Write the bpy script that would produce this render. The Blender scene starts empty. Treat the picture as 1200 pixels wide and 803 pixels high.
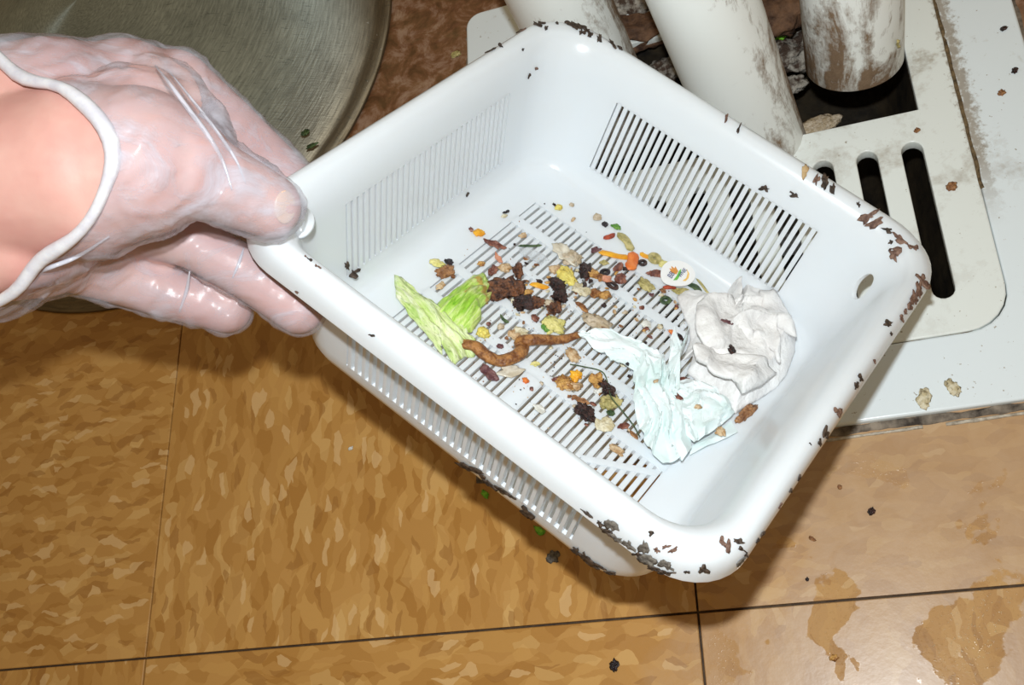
import bpy, bmesh, math, random
from mathutils import Vector, Matrix, Euler, noise
from mathutils.bvhtree import BVHTree
random.seed(7)
S = bpy.context.scene
C = S.collection
PI = math.pi

# ------------------------------------------------------------------ camera, world, lights, exposure
cam_d = bpy.data.cameras.new('camera'); cam = bpy.data.objects.new('camera', cam_d); C.objects.link(cam)
CAM = Vector((0.08086, -0.08005, 0.49798)); CROT = Euler((0.40628, 0.33725, -0.02948), 'XYZ').to_matrix(); FPX = 1230.5
cam.location = CAM; cam.rotation_euler = (0.40628, 0.33725, -0.02948)
cam_d.sensor_fit = 'HORIZONTAL'; cam_d.sensor_width = 36; cam_d.lens = FPX / 1200 * 36
cam_d.clip_start = 0.01; cam_d.clip_end = 50
S.camera = cam
w = bpy.data.worlds.new('world'); S.world = w; w.use_nodes = True
w.node_tree.nodes['Background'].inputs[0].default_value = (1.0, 0.74, 0.42, 1)
w.node_tree.nodes['Background'].inputs[1].default_value = 0.22
fl_d = bpy.data.lights.new('camera_flash', 'AREA'); fl_d.shape = 'RECTANGLE'; fl_d.size = 0.014; fl_d.size_y = 0.009
fl_d.energy = 2.2; fl_d.color = (0.89, 0.965, 1.0)
flash = bpy.data.objects.new('camera_flash', fl_d); C.objects.link(flash)
flash.location = CAM + CROT @ Vector((-0.008, 0.048, 0.0)); flash.rotation_euler = cam.rotation_euler
lp = bpy.data.lights.new('ceiling_light', 'AREA'); lp.size = 2.4; lp.energy = 2.5; lp.color = (1.0, 0.86, 0.6)
lo = bpy.data.objects.new('ceiling_light', lp); C.objects.link(lo); lo.location = (0.3, -0.4, 2.4)
S.view_settings.view_transform = 'Standard'; S.view_settings.look = 'None'
S.view_settings.exposure = 0.0; S.view_settings.gamma = 1.0; S.view_settings.use_curve_mapping = False

def px(u, v, d):
    """point seen at (u, v) of the 1200x803 frame, d metres deep"""
    return CAM + CROT @ Vector(((u - 600) / FPX * d, -(v - 401.5) / FPX * d, -d))
def ground(u, v, z=0.0):
    d = CROT @ Vector(((u - 600) / FPX, -(v - 401.5) / FPX, -1)); s = (z - CAM.z) / d.z
    return CAM + d * s
# the basket's own frame (it is held tilted)
BT = Vector((-0.02835, 0.10765, 0.08566)); BR = Euler((-0.56777, 0.26743, -0.73078), 'XYZ').to_matrix()
BM = Matrix.Translation(BT) @ BR.to_4x4(); BI = BM.inverted()
def onb(u, v, z=0.0):
    """basket-floor coordinates of the spot seen at (u, v)"""
    d = BR.transposed() @ (CROT @ Vector(((u - 600) / FPX, -(v - 401.5) / FPX, -1)))
    o = BI @ CAM; s = (z - o.z) / d.z; p = o + d * s
    return Vector((p.x, p.y, z))

# ------------------------------------------------------------------ materials
def sr(c): return tuple(((x / 255) / 12.92 if x <= 10 else ((x / 255 + .055) / 1.055) ** 2.4) for x in c) + (1,)
class NT:
    def __init__(s, name):
        s.m = bpy.data.materials.new(name); s.m.use_nodes = True; s.t = s.m.node_tree; s.n = s.t.nodes
        s.b = s.n['Principled BSDF']; s.out = s.n['Material Output']
    def add(s, typ, **kw):
        n = s.n.new(typ)
        for k, v in kw.items():
            if k.startswith('i_'):
                key = k[2:].replace('_', ' ')
                n.inputs[key].default_value = v
            else: setattr(n, k, v)
        return n
    def l(s, a, b): s.t.links.new(a, b)
    def coord(s, kind='Object', scale=(1, 1, 1), rot=(0, 0, 0), loc=(0, 0, 0)):
        if kind == 'World': src = s.add('ShaderNodeNewGeometry').outputs['Position']
        else: src = s.add('ShaderNodeTexCoord').outputs[kind]
        m = s.add('ShaderNodeMapping'); m.inputs['Scale'].default_value = scale; m.inputs['Rotation'].default_value = rot; m.inputs['Location'].default_value = loc
        s.l(src, m.inputs['Vector']); return m.outputs[0]
    def rotstretch(s, ang, scale):
        a = s.coord('Object', rot=(0, 0, ang)); m = s.add('ShaderNodeMapping'); m.inputs['Scale'].default_value = scale; s.l(a, m.inputs['Vector']); return m.outputs[0]
    def noise(s, vec, scale, detail=4, rough=.6, dist=0):
        n = s.add('ShaderNodeTexNoise'); n.inputs['Scale'].default_value = scale; n.inputs['Detail'].default_value = detail
        n.inputs['Roughness'].default_value = rough; n.inputs['Distortion'].default_value = dist; s.l(vec, n.inputs['Vector']); return n.outputs['Fac']
    def ramp(s, fac, stops, interp='LINEAR'):
        r = s.add('ShaderNodeValToRGB'); r.color_ramp.interpolation = interp
        while len(r.color_ramp.elements) < len(stops): r.color_ramp.elements.new(.5)
        for e, (p, c) in zip(r.color_ramp.elements, stops):
            e.position = p; e.color = c if len(c) == 4 else sr(c)
        s.l(fac, r.inputs[0]); return r.outputs[0]
    def mix(s, fac, a, b, mode='MIX'):
        m = s.add('ShaderNodeMix', data_type='RGBA', blend_type=mode)
        for i, v in ((0, fac), (6, a), (7, b)):
            if hasattr(v, 'is_output'): s.l(v, m.inputs[i])
            elif isinstance(v, (int, float)): m.inputs[i].default_value = v
            else: m.inputs[i].default_value = v if len(v) == 4 else sr(v)
        return m.outputs[2]
    def math(s, op, a, b=0.0):
        m = s.add('ShaderNodeMath', operation=op)
        for i, v in ((0, a), (1, b)):
            if hasattr(v, 'is_output'): s.l(v, m.inputs[i])
            else: m.inputs[i].default_value = v
        return m.outputs[0]
    def bump(s, h, strength=.3, dist=.001):
        b = s.add('ShaderNodeBump'); b.inputs['Strength'].default_value = strength; b.inputs['Distance'].default_value = dist
        s.l(h, b.inputs['Height']); s.l(b.outputs[0], s.b.inputs['Normal']); return b
    def base(s, col):
        if hasattr(col, 'is_output'): s.l(col, s.b.inputs['Base Color'])
        else: s.b.inputs['Base Color'].default_value = sr(col) if len(col) == 3 else col
    def set(s, **kw):
        for k, v in kw.items():
            i = s.b.inputs[k.replace('_', ' ')]
            if hasattr(v, 'is_output'): s.l(v, i)
            else: i.default_value = v
        return s
W1 = (1, 1, 1, 1); K1 = (0, 0, 0, 1)

def tile_material():
    t = NT('vinyl_composition_tile')
    oi = t.add('ShaderNodeObjectInfo'); 
    tc = t.add('ShaderNodeTexCoord').outputs['Object']
    sh = t.add('ShaderNodeVectorMath', operation='SCALE'); sh.inputs[0].default_value = (7, 3, 5); t.l(oi.outputs['Random'], sh.inputs['Scale'])
    ad = t.add('ShaderNodeVectorMath', operation='ADD'); t.l(tc, ad.inputs[0]); t.l(sh.outputs[0], ad.inputs[1])
    n0 = t.add('ShaderNodeTexNoise'); n0.inputs['Scale'].default_value = 55; n0.inputs['Detail'].default_value = 3; t.l(ad.outputs[0], n0.inputs['Vector'])
    wsub = t.add('ShaderNodeVectorMath', operation='SCALE'); wsub.inputs['Scale'].default_value = .013; t.l(n0.outputs['Color'], wsub.inputs[0])
    wa = t.add('ShaderNodeVectorMath', operation='ADD'); t.l(ad.outputs[0], wa.inputs[0]); t.l(wsub.outputs[0], wa.inputs[1])
    def cells(scale, stretch):
        mp = t.add('ShaderNodeMapping'); mp.inputs['Scale'].default_value = (scale, scale * stretch, scale); t.l(wa.outputs[0], mp.inputs[0])
        v = t.add('ShaderNodeTexVoronoi'); v.voronoi_dimensions = '2D'; v.inputs['Scale'].default_value = 1; t.l(mp.outputs[0], v.inputs['Vector'])
        sp = t.add('ShaderNodeSeparateColor'); t.l(v.outputs['Color'], sp.inputs[0]); return sp.outputs[0]
    a = cells(205, .42); b = cells(125, .45); c = cells(300, .36)
    ca = t.ramp(a, [(0, (172, 120, 56)), (.22, (187, 136, 70)), (.45, (196, 146, 81)), (.72, (203, 154, 86)), (.93, (218, 175, 110))], 'CONSTANT')
    cb = t.ramp(b, [(0, (180, 129, 64)), (.5, (196, 146, 80)), (.88, (207, 161, 96))], 'CONSTANT')
    cc = t.ramp(c, [(0, (156, 106, 50)), (.07, (190, 140, 80)), (.93, (226, 188, 134))], 'CONSTANT')
    cm = t.ramp(c, [(0, W1), (.07, K1), (.95, W1)], 'CONSTANT')
    col = t.mix(.45, ca, cb); col = t.mix(t.math('MULTIPLY', cm, .55), col, cc)
    # grey residue film plus flash glare put into the colour, stronger to the right
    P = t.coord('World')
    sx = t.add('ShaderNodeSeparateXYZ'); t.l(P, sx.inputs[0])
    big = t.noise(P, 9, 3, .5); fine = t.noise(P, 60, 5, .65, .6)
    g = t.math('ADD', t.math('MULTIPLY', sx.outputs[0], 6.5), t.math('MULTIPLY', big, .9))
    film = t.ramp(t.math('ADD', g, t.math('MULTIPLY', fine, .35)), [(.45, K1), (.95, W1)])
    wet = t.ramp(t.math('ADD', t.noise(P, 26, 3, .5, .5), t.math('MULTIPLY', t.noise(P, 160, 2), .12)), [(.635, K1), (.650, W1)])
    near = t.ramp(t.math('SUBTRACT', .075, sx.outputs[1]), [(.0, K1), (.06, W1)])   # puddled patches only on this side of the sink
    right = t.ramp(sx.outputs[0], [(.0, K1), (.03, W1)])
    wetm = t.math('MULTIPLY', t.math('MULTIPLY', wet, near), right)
    film_glare_c = t.mix(fine, (172, 138, 104), (196, 170, 144))
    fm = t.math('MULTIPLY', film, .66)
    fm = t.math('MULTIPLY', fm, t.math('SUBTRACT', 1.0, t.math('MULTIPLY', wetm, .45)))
    col = t.mix(fm, col, film_glare_c)
    # soaked-in dirt far back beside the sink
    back = t.ramp(t.math('ADD', sx.outputs[1], t.math('MULTIPLY', big, .06)), [(.26, K1), (.33, W1)])
    dirt = t.ramp(t.noise(P, 55, 6, .72, .5), [(.38, (62, 38, 30)), (.5, (112, 74, 56)), (.62, (158, 130, 114))])
    col = t.mix(t.math('MULTIPLY', back, .85), col, dirt)
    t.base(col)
    rg = t.mix(fine, (.26, .26, .26, 1), (.40, .40, .40, 1)); rg = t.mix(wetm, rg, (.10, .10, .10, 1))
    t.set(Roughness=rg); t.b.inputs['IOR'].default_value = 1.45
    sparkle = t.ramp(t.noise(P, 700, 2, .6), [(.60, K1), (.70, W1)])
    hh = t.math('ADD', t.math('MULTIPLY', t.noise(P, 220, 3), .25), t.math('MULTIPLY', t.math('MULTIPLY', sparkle, wetm), .9))
    t.bump(hh, .35, .0008)
    return t.m

def simple(name, col, rough=.5, col2=None, ns=200, bump=0, bd=.0006, sss=0, spec=None, kind='Object', metallic=0, lo=.35, hi=.65, trans=0):
    t = NT(name)
    vec = t.coord(kind)
    if col2:
        f = t.noise(vec, ns, 4, .65)
        t.base(t.ramp(f, [(lo, col), (hi, col2)]))
    else: t.base(col)
    t.set(Roughness=rough, Metallic=metallic)
    if bump: t.bump(t.noise(vec, ns * 1.6, 4, .6), bump, bd)
    if sss:
        t.b.inputs['Subsurface Weight'].default_value = sss; t.b.inputs['Subsurface Radius'].default_value = (1, .8, .7); t.b.inputs['Subsurface Scale'].default_value = .003
    if spec is not None: t.b.inputs['Specular IOR Level'].default_value = spec
    if trans: t.b.inputs['Alpha'].default_value = 1 - trans
    return t.m

def plastic_material():
    t = NT('white_translucent_plastic')
    t.base((228, 234, 240)); t.set(Roughness=.24, IOR=1.49)
    t.b.inputs['Subsurface Weight'].default_value = .35; t.b.inputs['Subsurface Radius'].default_value = (.8, .9, 1.0); t.b.inputs['Subsurface Scale'].default_value = .006
    P = t.coord('Object'); t.bump(t.noise(P, 60, 2, .4), .06, .001)
    return t.m

def enamel_material(name, dirtamt, base=(226, 232, 226)):
    t = NT(name); P = t.coord('World')
    n1 = t.noise(P, 28, 5, .62, .4); n2 = t.noise(P, 260, 4, .7)
    m = t.math('ADD', t.math('MULTIPLY', n1, .75), t.math('MULTIPLY', n2, .25))
    mask = t.ramp(m, [(.60 - dirtamt, K1), (.72 - dirtamt, W1)])
    sx = t.add('ShaderNodeSeparateXYZ'); t.l(P, sx.inputs[0])
    far = t.ramp(sx.outputs[1], [(.12, (.25, .25, .25, 1)), (.30, W1)])
    mask = t.math('MULTIPLY', mask, far)
    speck = t.ramp(t.noise(P, 420, 3, .55), [(.70, K1), (.74, W1)])
    gap = t.math('ABSOLUTE', t.math('SUBTRACT', t.math('ADD', sx.outputs[0], t.math('MULTIPLY', sx.outputs[1], .008)), .1640))
    gapm = t.ramp(t.math('ADD', t.math('MULTIPLY', gap, 60), t.math('MULTIPLY', n2, 1.1)), [(.62, W1), (.86, K1)])
    gapm = t.math('MULTIPLY', gapm, t.ramp(sx.outputs[1], [(.17, K1), (.21, W1)]))
    mask = t.math('MAXIMUM', mask, gapm)
    mask = t.math('MAXIMUM', t.math('MULTIPLY', mask, .75), t.math('MULTIPLY', speck, .8))
    t.base(t.mix(mask, base, t.mix(n2, (104, 84, 60), (170, 150, 120))))
    t.set(Roughness=t.mix(mask, (.22, .22, .22, 1), (.7, .7, .7, 1)))
    t.bump(t.noise(P, 120, 3), .12, .0006)
    return t.m

def pipe_material():
    t = NT('grimy_white_pvc'); O = t.coord('Object', scale=(1, 1, .45)); P = t.coord('Object')
    n1 = t.noise(O, 34, 6, .68, .8); n2 = t.noise(P, 190, 5, .7)
    sx = t.add('ShaderNodeSeparateXYZ'); t.l(P, sx.inputs[0])
    endm = t.ramp(t.math('ADD', t.math('MULTIPLY', sx.outputs[2], 5.0), .1), [(0.05, W1), (.75, K1)])     # grime thickens towards the open end (local z = 0)
    side = t.ramp(t.math('ADD', t.math('MULTIPLY', sx.outputs[0], -9.0), .5), [(.1, K1), (.9, W1)])
    a = t.math('ADD', t.math('MULTIPLY', n1, .8), t.math('MULTIPLY', n2, .2))
    a = t.math('ADD', a, t.math('MULTIPLY', endm, .13)); a = t.math('ADD', a, t.math('MULTIPLY', t.math('SUBTRACT', side, .5), .26))
    mask = t.ramp(a, [(.56, K1), (.68, W1)])
    col = t.mix(mask, (236, 238, 234), t.mix(n2, (92, 66, 46), (150, 126, 100)))
    t.base(col); t.set(Roughness=t.mix(mask, (.28, .28, .28, 1), (.8, .8, .8, 1)))
    t.bump(t.math('MULTIPLY', n2, mask), .5, .0015)
    return t.m

def steel_material():
    t = NT('scratched_brushed_steel'); P = t.coord('Object')
    # circular brushing: noise over radius and angle
    sx = t.add('ShaderNodeSeparateXYZ'); t.l(P, sx.inputs[0])
    r = t.math('SQRT', t.math('ADD', t.math('POWER', sx.outputs[0], 2), t.math('POWER', sx.outputs[1], 2)))
    ang = t.math('ARCTAN2', sx.outputs[1], sx.outputs[0])
    cb = t.add('ShaderNodeCombineXYZ'); t.l(t.math('MULTIPLY', r, 900), cb.inputs[0]); t.l(t.math('MULTIPLY', ang, 9), cb.inputs[1])
    br = t.noise(cb.outputs[0], 1, 3, .6)
    n = t.noise(P, 14, 5, .6); sc = t.noise(t.coord('Object', scale=(1, 6, 1), rot=(0, 0, .7)), 160, 4, .7)
    col = t.ramp(n, [(.3, (150, 158, 152)), (.7, (190, 198, 190))])
    edge = t.ramp(r, [(.150, K1), (.190, W1)])
    col = t.mix(t.math('MULTIPLY', edge, .8), col, (118, 92, 52))  # brown reflection of the floor painted into the steel towards the edge
    spots = t.ramp(t.noise(P, 240, 2), [(.72, K1), (.75, W1)])
    col = t.mix(t.math('MULTIPLY', spots, .5), col, (205, 205, 195))
    fine = t.ramp(br, [(.35, (.62, .62, .62, 1)), (.65, (1.1, 1.1, 1.1, 1))])
    col = t.mix(.8, col, fine, 'MULTIPLY')
    scr = t.ramp(sc, [(.60, K1), (.66, W1)]); col = t.mix(t.math('MULTIPLY', scr, .45), col, (70, 74, 68))
    t.base(col); t.set(Metallic=.78, Roughness=t.mix(sc, (.40, .40, .40, 1), (.55, .55, .55, 1)), Anisotropic=.85)
    tg = t.add('ShaderNodeTangent'); tg.direction_type = 'RADIAL'; tg.axis = 'Z'; t.l(tg.outputs[0], t.b.inputs['Tangent'])
    t.bump(t.math('ADD', t.math('MULTIPLY', br, .8), sc), .3, .0004)
    return t.m

def skin_material():
    t = NT('skin'); P = t.coord('World')
    n = t.noise(P, 24, 4, .6)
    t.base(t.ramp(n, [(.3, (200, 142, 132)), (.5, (212, 160, 148)), (.72, (222, 180, 166))]))
    t.set(Roughness=.5); t.b.inputs['Subsurface Weight'].default_value = .12; t.b.inputs['Subsurface Radius'].default_value = (1, .5, .35); t.b.inputs['Subsurface Scale'].default_value = .004
    t.bump(t.noise(P, 500, 3), .12, .0004)
    return t.m

def glove_material():
    t = NT('clear_vinyl_film'); P = t.coord('World', rot=(0, 0, .75), scale=(1, 2.6, 1.5))
    n = t.noise(P, 26, 5, .62, 1.4); n2 = t.noise(t.coord('World'), 300, 3)
    t.base((206, 206, 218)); t.set(Roughness=.3, IOR=1.45)
    t.b.inputs['Coat Weight'].default_value = .25; t.b.inputs['Coat Roughness'].default_value = .2
    al = t.ramp(n, [(.30, (.22, .22, .22, 1)), (.5, (.34, .34, .34, 1)), (.66, (.62, .62, .62, 1))])
    t.set(Alpha=al)
    w = t.add('ShaderNodeTexWave'); w.inputs['Scale'].default_value = 22; w.inputs['Distortion'].default_value = 9; w.inputs['Detail'].default_value = 3
    t.l(t.coord('World', rot=(0, 0, -.7)), w.inputs['Vector'])
    t.bump(t.math('ADD', t.math('MULTIPLY', w.outputs['Fac'], .5), n), .35, .0014)
    return t.m

def lettuce_material(ang, name, bright):
    t = NT(name); P = t.coord('Object'); D = t.rotstretch(-ang, (1, 6, 1))
    n = t.noise(P, 60, 4, .6); v = t.noise(D, 95, 5, .62, .8); v2 = t.noise(D, 240, 3, .6)
    if bright: a = t.ramp(v, [(.32, (104, 172, 24)), (.43, (160, 210, 60)), (.54, (210, 230, 130)), (.66, (240, 242, 190))])
    else: a = t.ramp(v, [(.30, (150, 192, 84)), (.42, (204, 224, 146)), (.52, (230, 236, 188)), (.62, (244, 244, 222))])
    b = t.ramp(n, [(.3, (150, 200, 60)), (.5, (206, 224, 120)), (.7, (238, 238, 190))])
    c = t.mix(.38, a, b)
    vein = t.ramp(v2, [(.36, W1), (.42, K1)]); c = t.mix(t.math('MULTIPLY', vein, .5), c, (120, 150, 50))
    rust = t.ramp(t.noise(P, 95, 3, .5), [(.61, K1), (.68, W1)])
    c = t.mix(t.math('MULTIPLY', rust, .75), c, (190, 132, 66))
    t.base(c); t.set(Roughness=.35); t.bump(t.math('ADD', v, t.math('MULTIPLY', v2, .5)), .8, .0016)
    return t.m

M = {}
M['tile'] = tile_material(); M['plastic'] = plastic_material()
M['subfloor'] = simple('dark_tile_joint', (56, 40, 26), .8, (84, 64, 42))
M['enamel'] = enamel_material('sink_enamel', .04, (234, 242, 246)); M['grate'] = enamel_material('grate_enamel', .09, (236, 240, 236))
M['bowl'] = simple('shaded_grimy_bowl', (22, 18, 14), .55, (58, 48, 34), 60, .4, .002)  # shade inside the white enamel bowl put into the colour, with brown dirt
M['caulk'] = simple('dirty_grout', (52, 42, 34), .8, (152, 138, 122), 90, .5, .002, kind='World' if False else 'Object')
M['crust'] = simple('pale_mineral_crust', (206, 196, 180), .8, (150, 138, 122), 300, .5, .001); M['edge_grime'] = simple('edge_grime', (70, 56, 36), .85, (128, 106, 74), 300, .7, .001)
M['pipe'] = pipe_material(); M['steel'] = steel_material(); M['skin'] = skin_material(); M['glove'] = glove_material()
M['glove_roll'] = simple('rolled_vinyl', (226, 224, 226), .25, (204, 200, 208), 120, .1, sss=.2)
M['nail'] = simple('thumbnail', (220, 184, 162), .35)
M['grime'] = simple('black_brown_grime', (28, 20, 16), .6, (92, 74, 60), 500, .8, .001)
M['grime_grey'] = simple('grey_grime', (72, 66, 60), .7, (128, 120, 110), 500, .8, .001)
M['grime_brown'] = simple('brown_grime', (86, 58, 48), .6, (150, 118, 100), 500, .8, .001)
M['sludge'] = simple('dry_sludge', (74, 56, 44), .85, (176, 168, 156), 160, .9, .003, lo=.42, hi=.6)
M['rust'] = simple('brown_drain_crust', (62, 40, 28), .8, (120, 86, 60), 90, .8, .003)

M['paper'] = simple('wet_tissue', (242, 240, 238), .6, (224, 220, 218), 70, .9, .0022)
M['mint'] = simple('glossy_wrapper_paper', (240, 247, 248), .28, (218, 236, 234), 45, .15, .001, lo=.4, hi=.7)
def food(name, c1, c2, rough=.3, ns=350, bump=.6): M[name] = simple('food_' + name, c1, rough, c2, ns, min(1, bump * 1.5), .0016, lo=.41, hi=.59)
food('egg', (242, 226, 124), (226, 200, 92)); food('egg_pale', (238, 226, 150), (216, 206, 120)); food('cream', (234, 224, 196), (206, 190, 150))
food('tan', (222, 194, 156), (186, 144, 98)); food('beige', (214, 196, 172), (186, 164, 132)); food('orange', (232, 132, 62), (214, 106, 40), .4, 200, .2)
food('yellow', (240, 178, 44), (226, 150, 30), .4, 200, .2); food('gold', (216, 166, 92), (158, 104, 50)); food('mince', (58, 32, 24), (134, 84, 52), .35, 450, 1)
food('dark', (30, 20, 20), (78, 50, 44), .25, 500, .8); food('redbrown', (98, 50, 40), (158, 104, 84), .3, 250, .4)
food('brown', (130, 84, 50), (178, 128, 84)); food('fried', (112, 62, 24), (178, 122, 66), .33, 260, .9); food('green', (76, 132, 44), (120, 164, 70))
food('dkgreen', (44, 66, 40), (84, 104, 60)); food('olive', (164, 152, 92), (206, 190, 128)); food('onion', (222, 214, 198), (196, 182, 158), .15, 120, .2)
food('red', (190, 78, 44), (150, 58, 38)); food('purple', (92, 52, 58), (130, 90, 88)); food('white', (240, 238, 230), (222, 218, 206)); food('black', (22, 18, 22), (52, 40, 46)); food('lime', (150, 226, 60), (110, 200, 50))
food('pink', (226, 160, 130), (206, 132, 100))
def film_mat():
    t = NT('clear_plastic_film'); t.base((236, 240, 244)); t.set(Roughness=.08, Alpha=.28); P = t.coord('Object', scale=(1, 5, 1)); t.bump(t.noise(P, 90, 3, .5, 1), .9, .002); return t.m
M['film'] = film_mat()
M['ink_blue'] = simple('ink_blue', (48, 58, 110), .4); M['ink_green'] = simple('ink_green', (110, 190, 70), .4); M['ink_orange'] = simple('ink_orange', (222, 150, 70), .4)
M['ink_yellow'] = simple('ink_yellow', (246, 200, 110), .4); M['sticker'] = simple('sticker_paper', (246, 244, 242), .3)

# ------------------------------------------------------------------ helpers
def obj(name, bm, mat, parent=None, smooth=True, mw=None):
    me = bpy.data.meshes.new(name)
    if isinstance(bm, bmesh.types.BMesh):
        bmesh.ops.recalc_face_normals(bm, faces=bm.faces[:]) ; bm.to_mesh(me); bm.free()
    else: me = bm
    for m in (mat if isinstance(mat, (list, tuple)) else [mat]):
        if m: me.materials.append(m)
    if smooth:
        for p in me.polygons: p.use_smooth = True
    o = bpy.data.objects.new(name, me); C.objects.link(o)
    if parent: o.parent = parent
    if mw is not None: o.matrix_world = mw
    return o
def empty(name, mw):
    o = bpy.data.objects.new(name, None); C.objects.link(o); o.empty_display_size = .02; o.matrix_world = mw; return o
def tag(o, label, cat=None, group=None, kind=None):
    if label: o['label'] = label
    if cat: o['category'] = cat
    if group: o['group'] = group
    if kind: o['kind'] = kind
    return o
def sharp(o, ang=35):
    me = o.data
    me.set_sharp_from_angle(angle=math.radians(ang)); return o
def apply_mods(o):
    dg = bpy.context.evaluated_depsgraph_get(); dg.update()
    me = bpy.data.meshes.new_from_object(o.evaluated_get(dg)); o.modifiers.clear(); old = o.data; o.data = me; bpy.data.meshes.remove(old); return o
def box(bm, a, b):
    vs = [bm.verts.new((x, y, z)) for z in (a[2], b[2]) for y in (a[1], b[1]) for x in (a[0], b[0])]
    for f in ((0, 2, 3, 1), (4, 5, 7, 6), (0, 1, 5, 4), (1, 3, 7, 5), (3, 2, 6, 7), (2, 0, 4, 6)): bm.faces.new([vs[i] for i in f])
    return vs
def rrect(x0, y0, x1, y1, r, n=6):
    pts = []
    for (cx, cy, a0) in ((x1 - r, y0 + r, -PI / 2), (x1 - r, y1 - r, 0), (x0 + r, y1 - r, PI / 2), (x0 + r, y0 + r, PI)):
        for i in range(n + 1):
            a = a0 + PI / 2 * i / n; pts.append((cx + r * math.cos(a), cy + r * math.sin(a)))
    return pts
def slotpts(x, y0, y1, wd, n=8):
    r = wd / 2; pts = []
    for i in range(n + 1): a = PI * i / n; pts.append((x + r * math.cos(a), y1 - r + r * math.sin(a)))
    for i in range(n + 1): a = PI + PI * i / n; pts.append((x + r * math.cos(a), y0 + r + r * math.sin(a)))
    return pts
def plate(name, outlines, z0, z1, bevel, mat, parent=None, mw=None):
    cu = bpy.data.curves.new(name, 'CURVE'); cu.dimensions = '2D'; cu.fill_mode = 'BOTH'
    cu.extrude = (z1 - z0) / 2 - bevel; cu.bevel_depth = bevel; cu.bevel_resolution = 2; cu.offset = -bevel
    for pts in outlines:
        sp = cu.splines.new('POLY'); sp.points.add(len(pts) - 1)
        for p, q in zip(sp.points, pts): p.co = (q[0], q[1], 0, 1)
        sp.use_cyclic_u = True
    tmp = bpy.data.objects.new(name, cu); C.objects.link(tmp)
    dg = bpy.context.evaluated_depsgraph_get(); dg.update()
    me = bpy.data.meshes.new_from_object(tmp.evaluated_get(dg)); bpy.data.objects.remove(tmp)
    me.transform(Matrix.Translation((0, 0, (z0 + z1) / 2))); me.materials.clear()
    o = obj(name, me, mat, parent, True, mw); sharp(o, 40); return o
def tube(bm, pts, rads, n=10, cap=True):
    rings = []; up = Vector((0, 0, 1))
    for i, p in enumerate(pts):
        p = Vector(p); t = (Vector(pts[min(i + 1, len(pts) - 1)]) - Vector(pts[max(i - 1, 0)])).normalized()
        s = t.cross(up); s = s.normalized() if s.length > 1e-4 else Vector((1, 0, 0)); u = s.cross(t)
        r = rads[i]; r = r if isinstance(r, tuple) else (r, r)
        rings.append([bm.verts.new(p + s * math.cos(a) * r[0] + u * math.sin(a) * r[1]) for a in (2 * PI * k / n for k in range(n))])
    for a, b in zip(rings, rings[1:]):
        for k in range(n): bm.faces.new((a[k], a[(k + 1) % n], b[(k + 1) % n], b[k]))
    if cap: bm.faces.new(rings[0][::-1]); bm.faces.new(rings[-1])
def spline(pts, n):
    """Catmull-Rom through pts, n points per span"""
    P = [Vector(p) for p in pts]; P = [P[0] * 2 - P[1]] + P + [P[-1] * 2 - P[-2]]; out = []
    for i in range(1, len(P) - 2):
        for k in range(n):
            t = k / n; a, b, c, d = P[i - 1:i + 3]
            out.append(.5 * ((2 * b) + (c - a) * t + (2 * a - 5 * b + 4 * c - d) * t * t + (3 * b - a - 3 * c + d) * t ** 3))
    out.append(P[-2]); return out
def nz(p, s, seed=0): return noise.noise(Vector(p) * s + Vector((seed * 7.1, seed * 3.3, seed * 1.7)))
def ridge(p, s, seed=0): return 1 - abs(noise.noise(Vector(p) * s + Vector((seed * 5.3, seed * 2.9, 0)))) * 2.2

# ------------------------------------------------------------------ the floor: separate vinyl tiles
T = 0.3048
SX, SY, SA = 0.1970, 0.0811, 0.00804                 # sink: near right corner and turn
SK = Matrix.Translation((SX, SY, 0)) @ Matrix.Rotation(SA, 4, 'Z')
sink_rect = (SX - T + .0015, SY + .0025, SX - .0025, SY + T - .001)
def minus(rect, hole):
    x0, y0, x1, y1 = rect; a, b, c, d = hole; out = []
    a, c = max(a, x0), min(c, x1); b, d = max(b, y0), min(d, y1)
    if a >= c or b >= d: return [rect]
    for r in ((x0, y0, x1, b), (x0, d, x1, y1), (x0, b, a, d), (c, b, x1, d)):
        if r[2] - r[0] > 1e-4 and r[3] - r[1] > 1e-4: out.append(r)
    return out
bm = bmesh.new()
for r in minus((-1.2, -.7, 1.2, 1.6), sink_rect): box(bm, (r[0], r[1], -.012), (r[2], r[3], -.0022))
floor = obj('floor', bm, M['subfloor'], None, False); tag(floor, 'tan mottled vinyl tile floor', kind='structure')
g = .00058
for i in range(-4, 4):
    for j in range(-2, 5):
        rot = (i + j) % 2 == 0 and True
        cx, cy = (i + .5) * T, (j + .5) * T
        rects = minus((i * T + g, j * T + g, (i + 1) * T - g, (j + 1) * T - g), sink_rect)
        bm = bmesh.new()
        for r in rects:
            x0, y0, x1, y1 = r[0] - cx, r[1] - cy, r[2] - cx, r[3] - cy
            if rot: x0, y0, x1, y1 = y0, -x1, y1, -x0
            vs = box(bm, (x0, y0, -.0030), (x1, y1, 0))
            if len(rects) == 1:
                bmesh.ops.bevel(bm, geom=[e for e in bm.edges if all(v.co.z > -1e-6 for v in e.verts)], offset=.0004, segments=1, affect='EDGES')
        o = obj('tile', bm, M['tile'], floor, False); o.location = (cx, cy, random.uniform(-.0001, .0001)); o.rotation_euler = (0, 0, PI / 2 if rot else 0)

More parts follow.
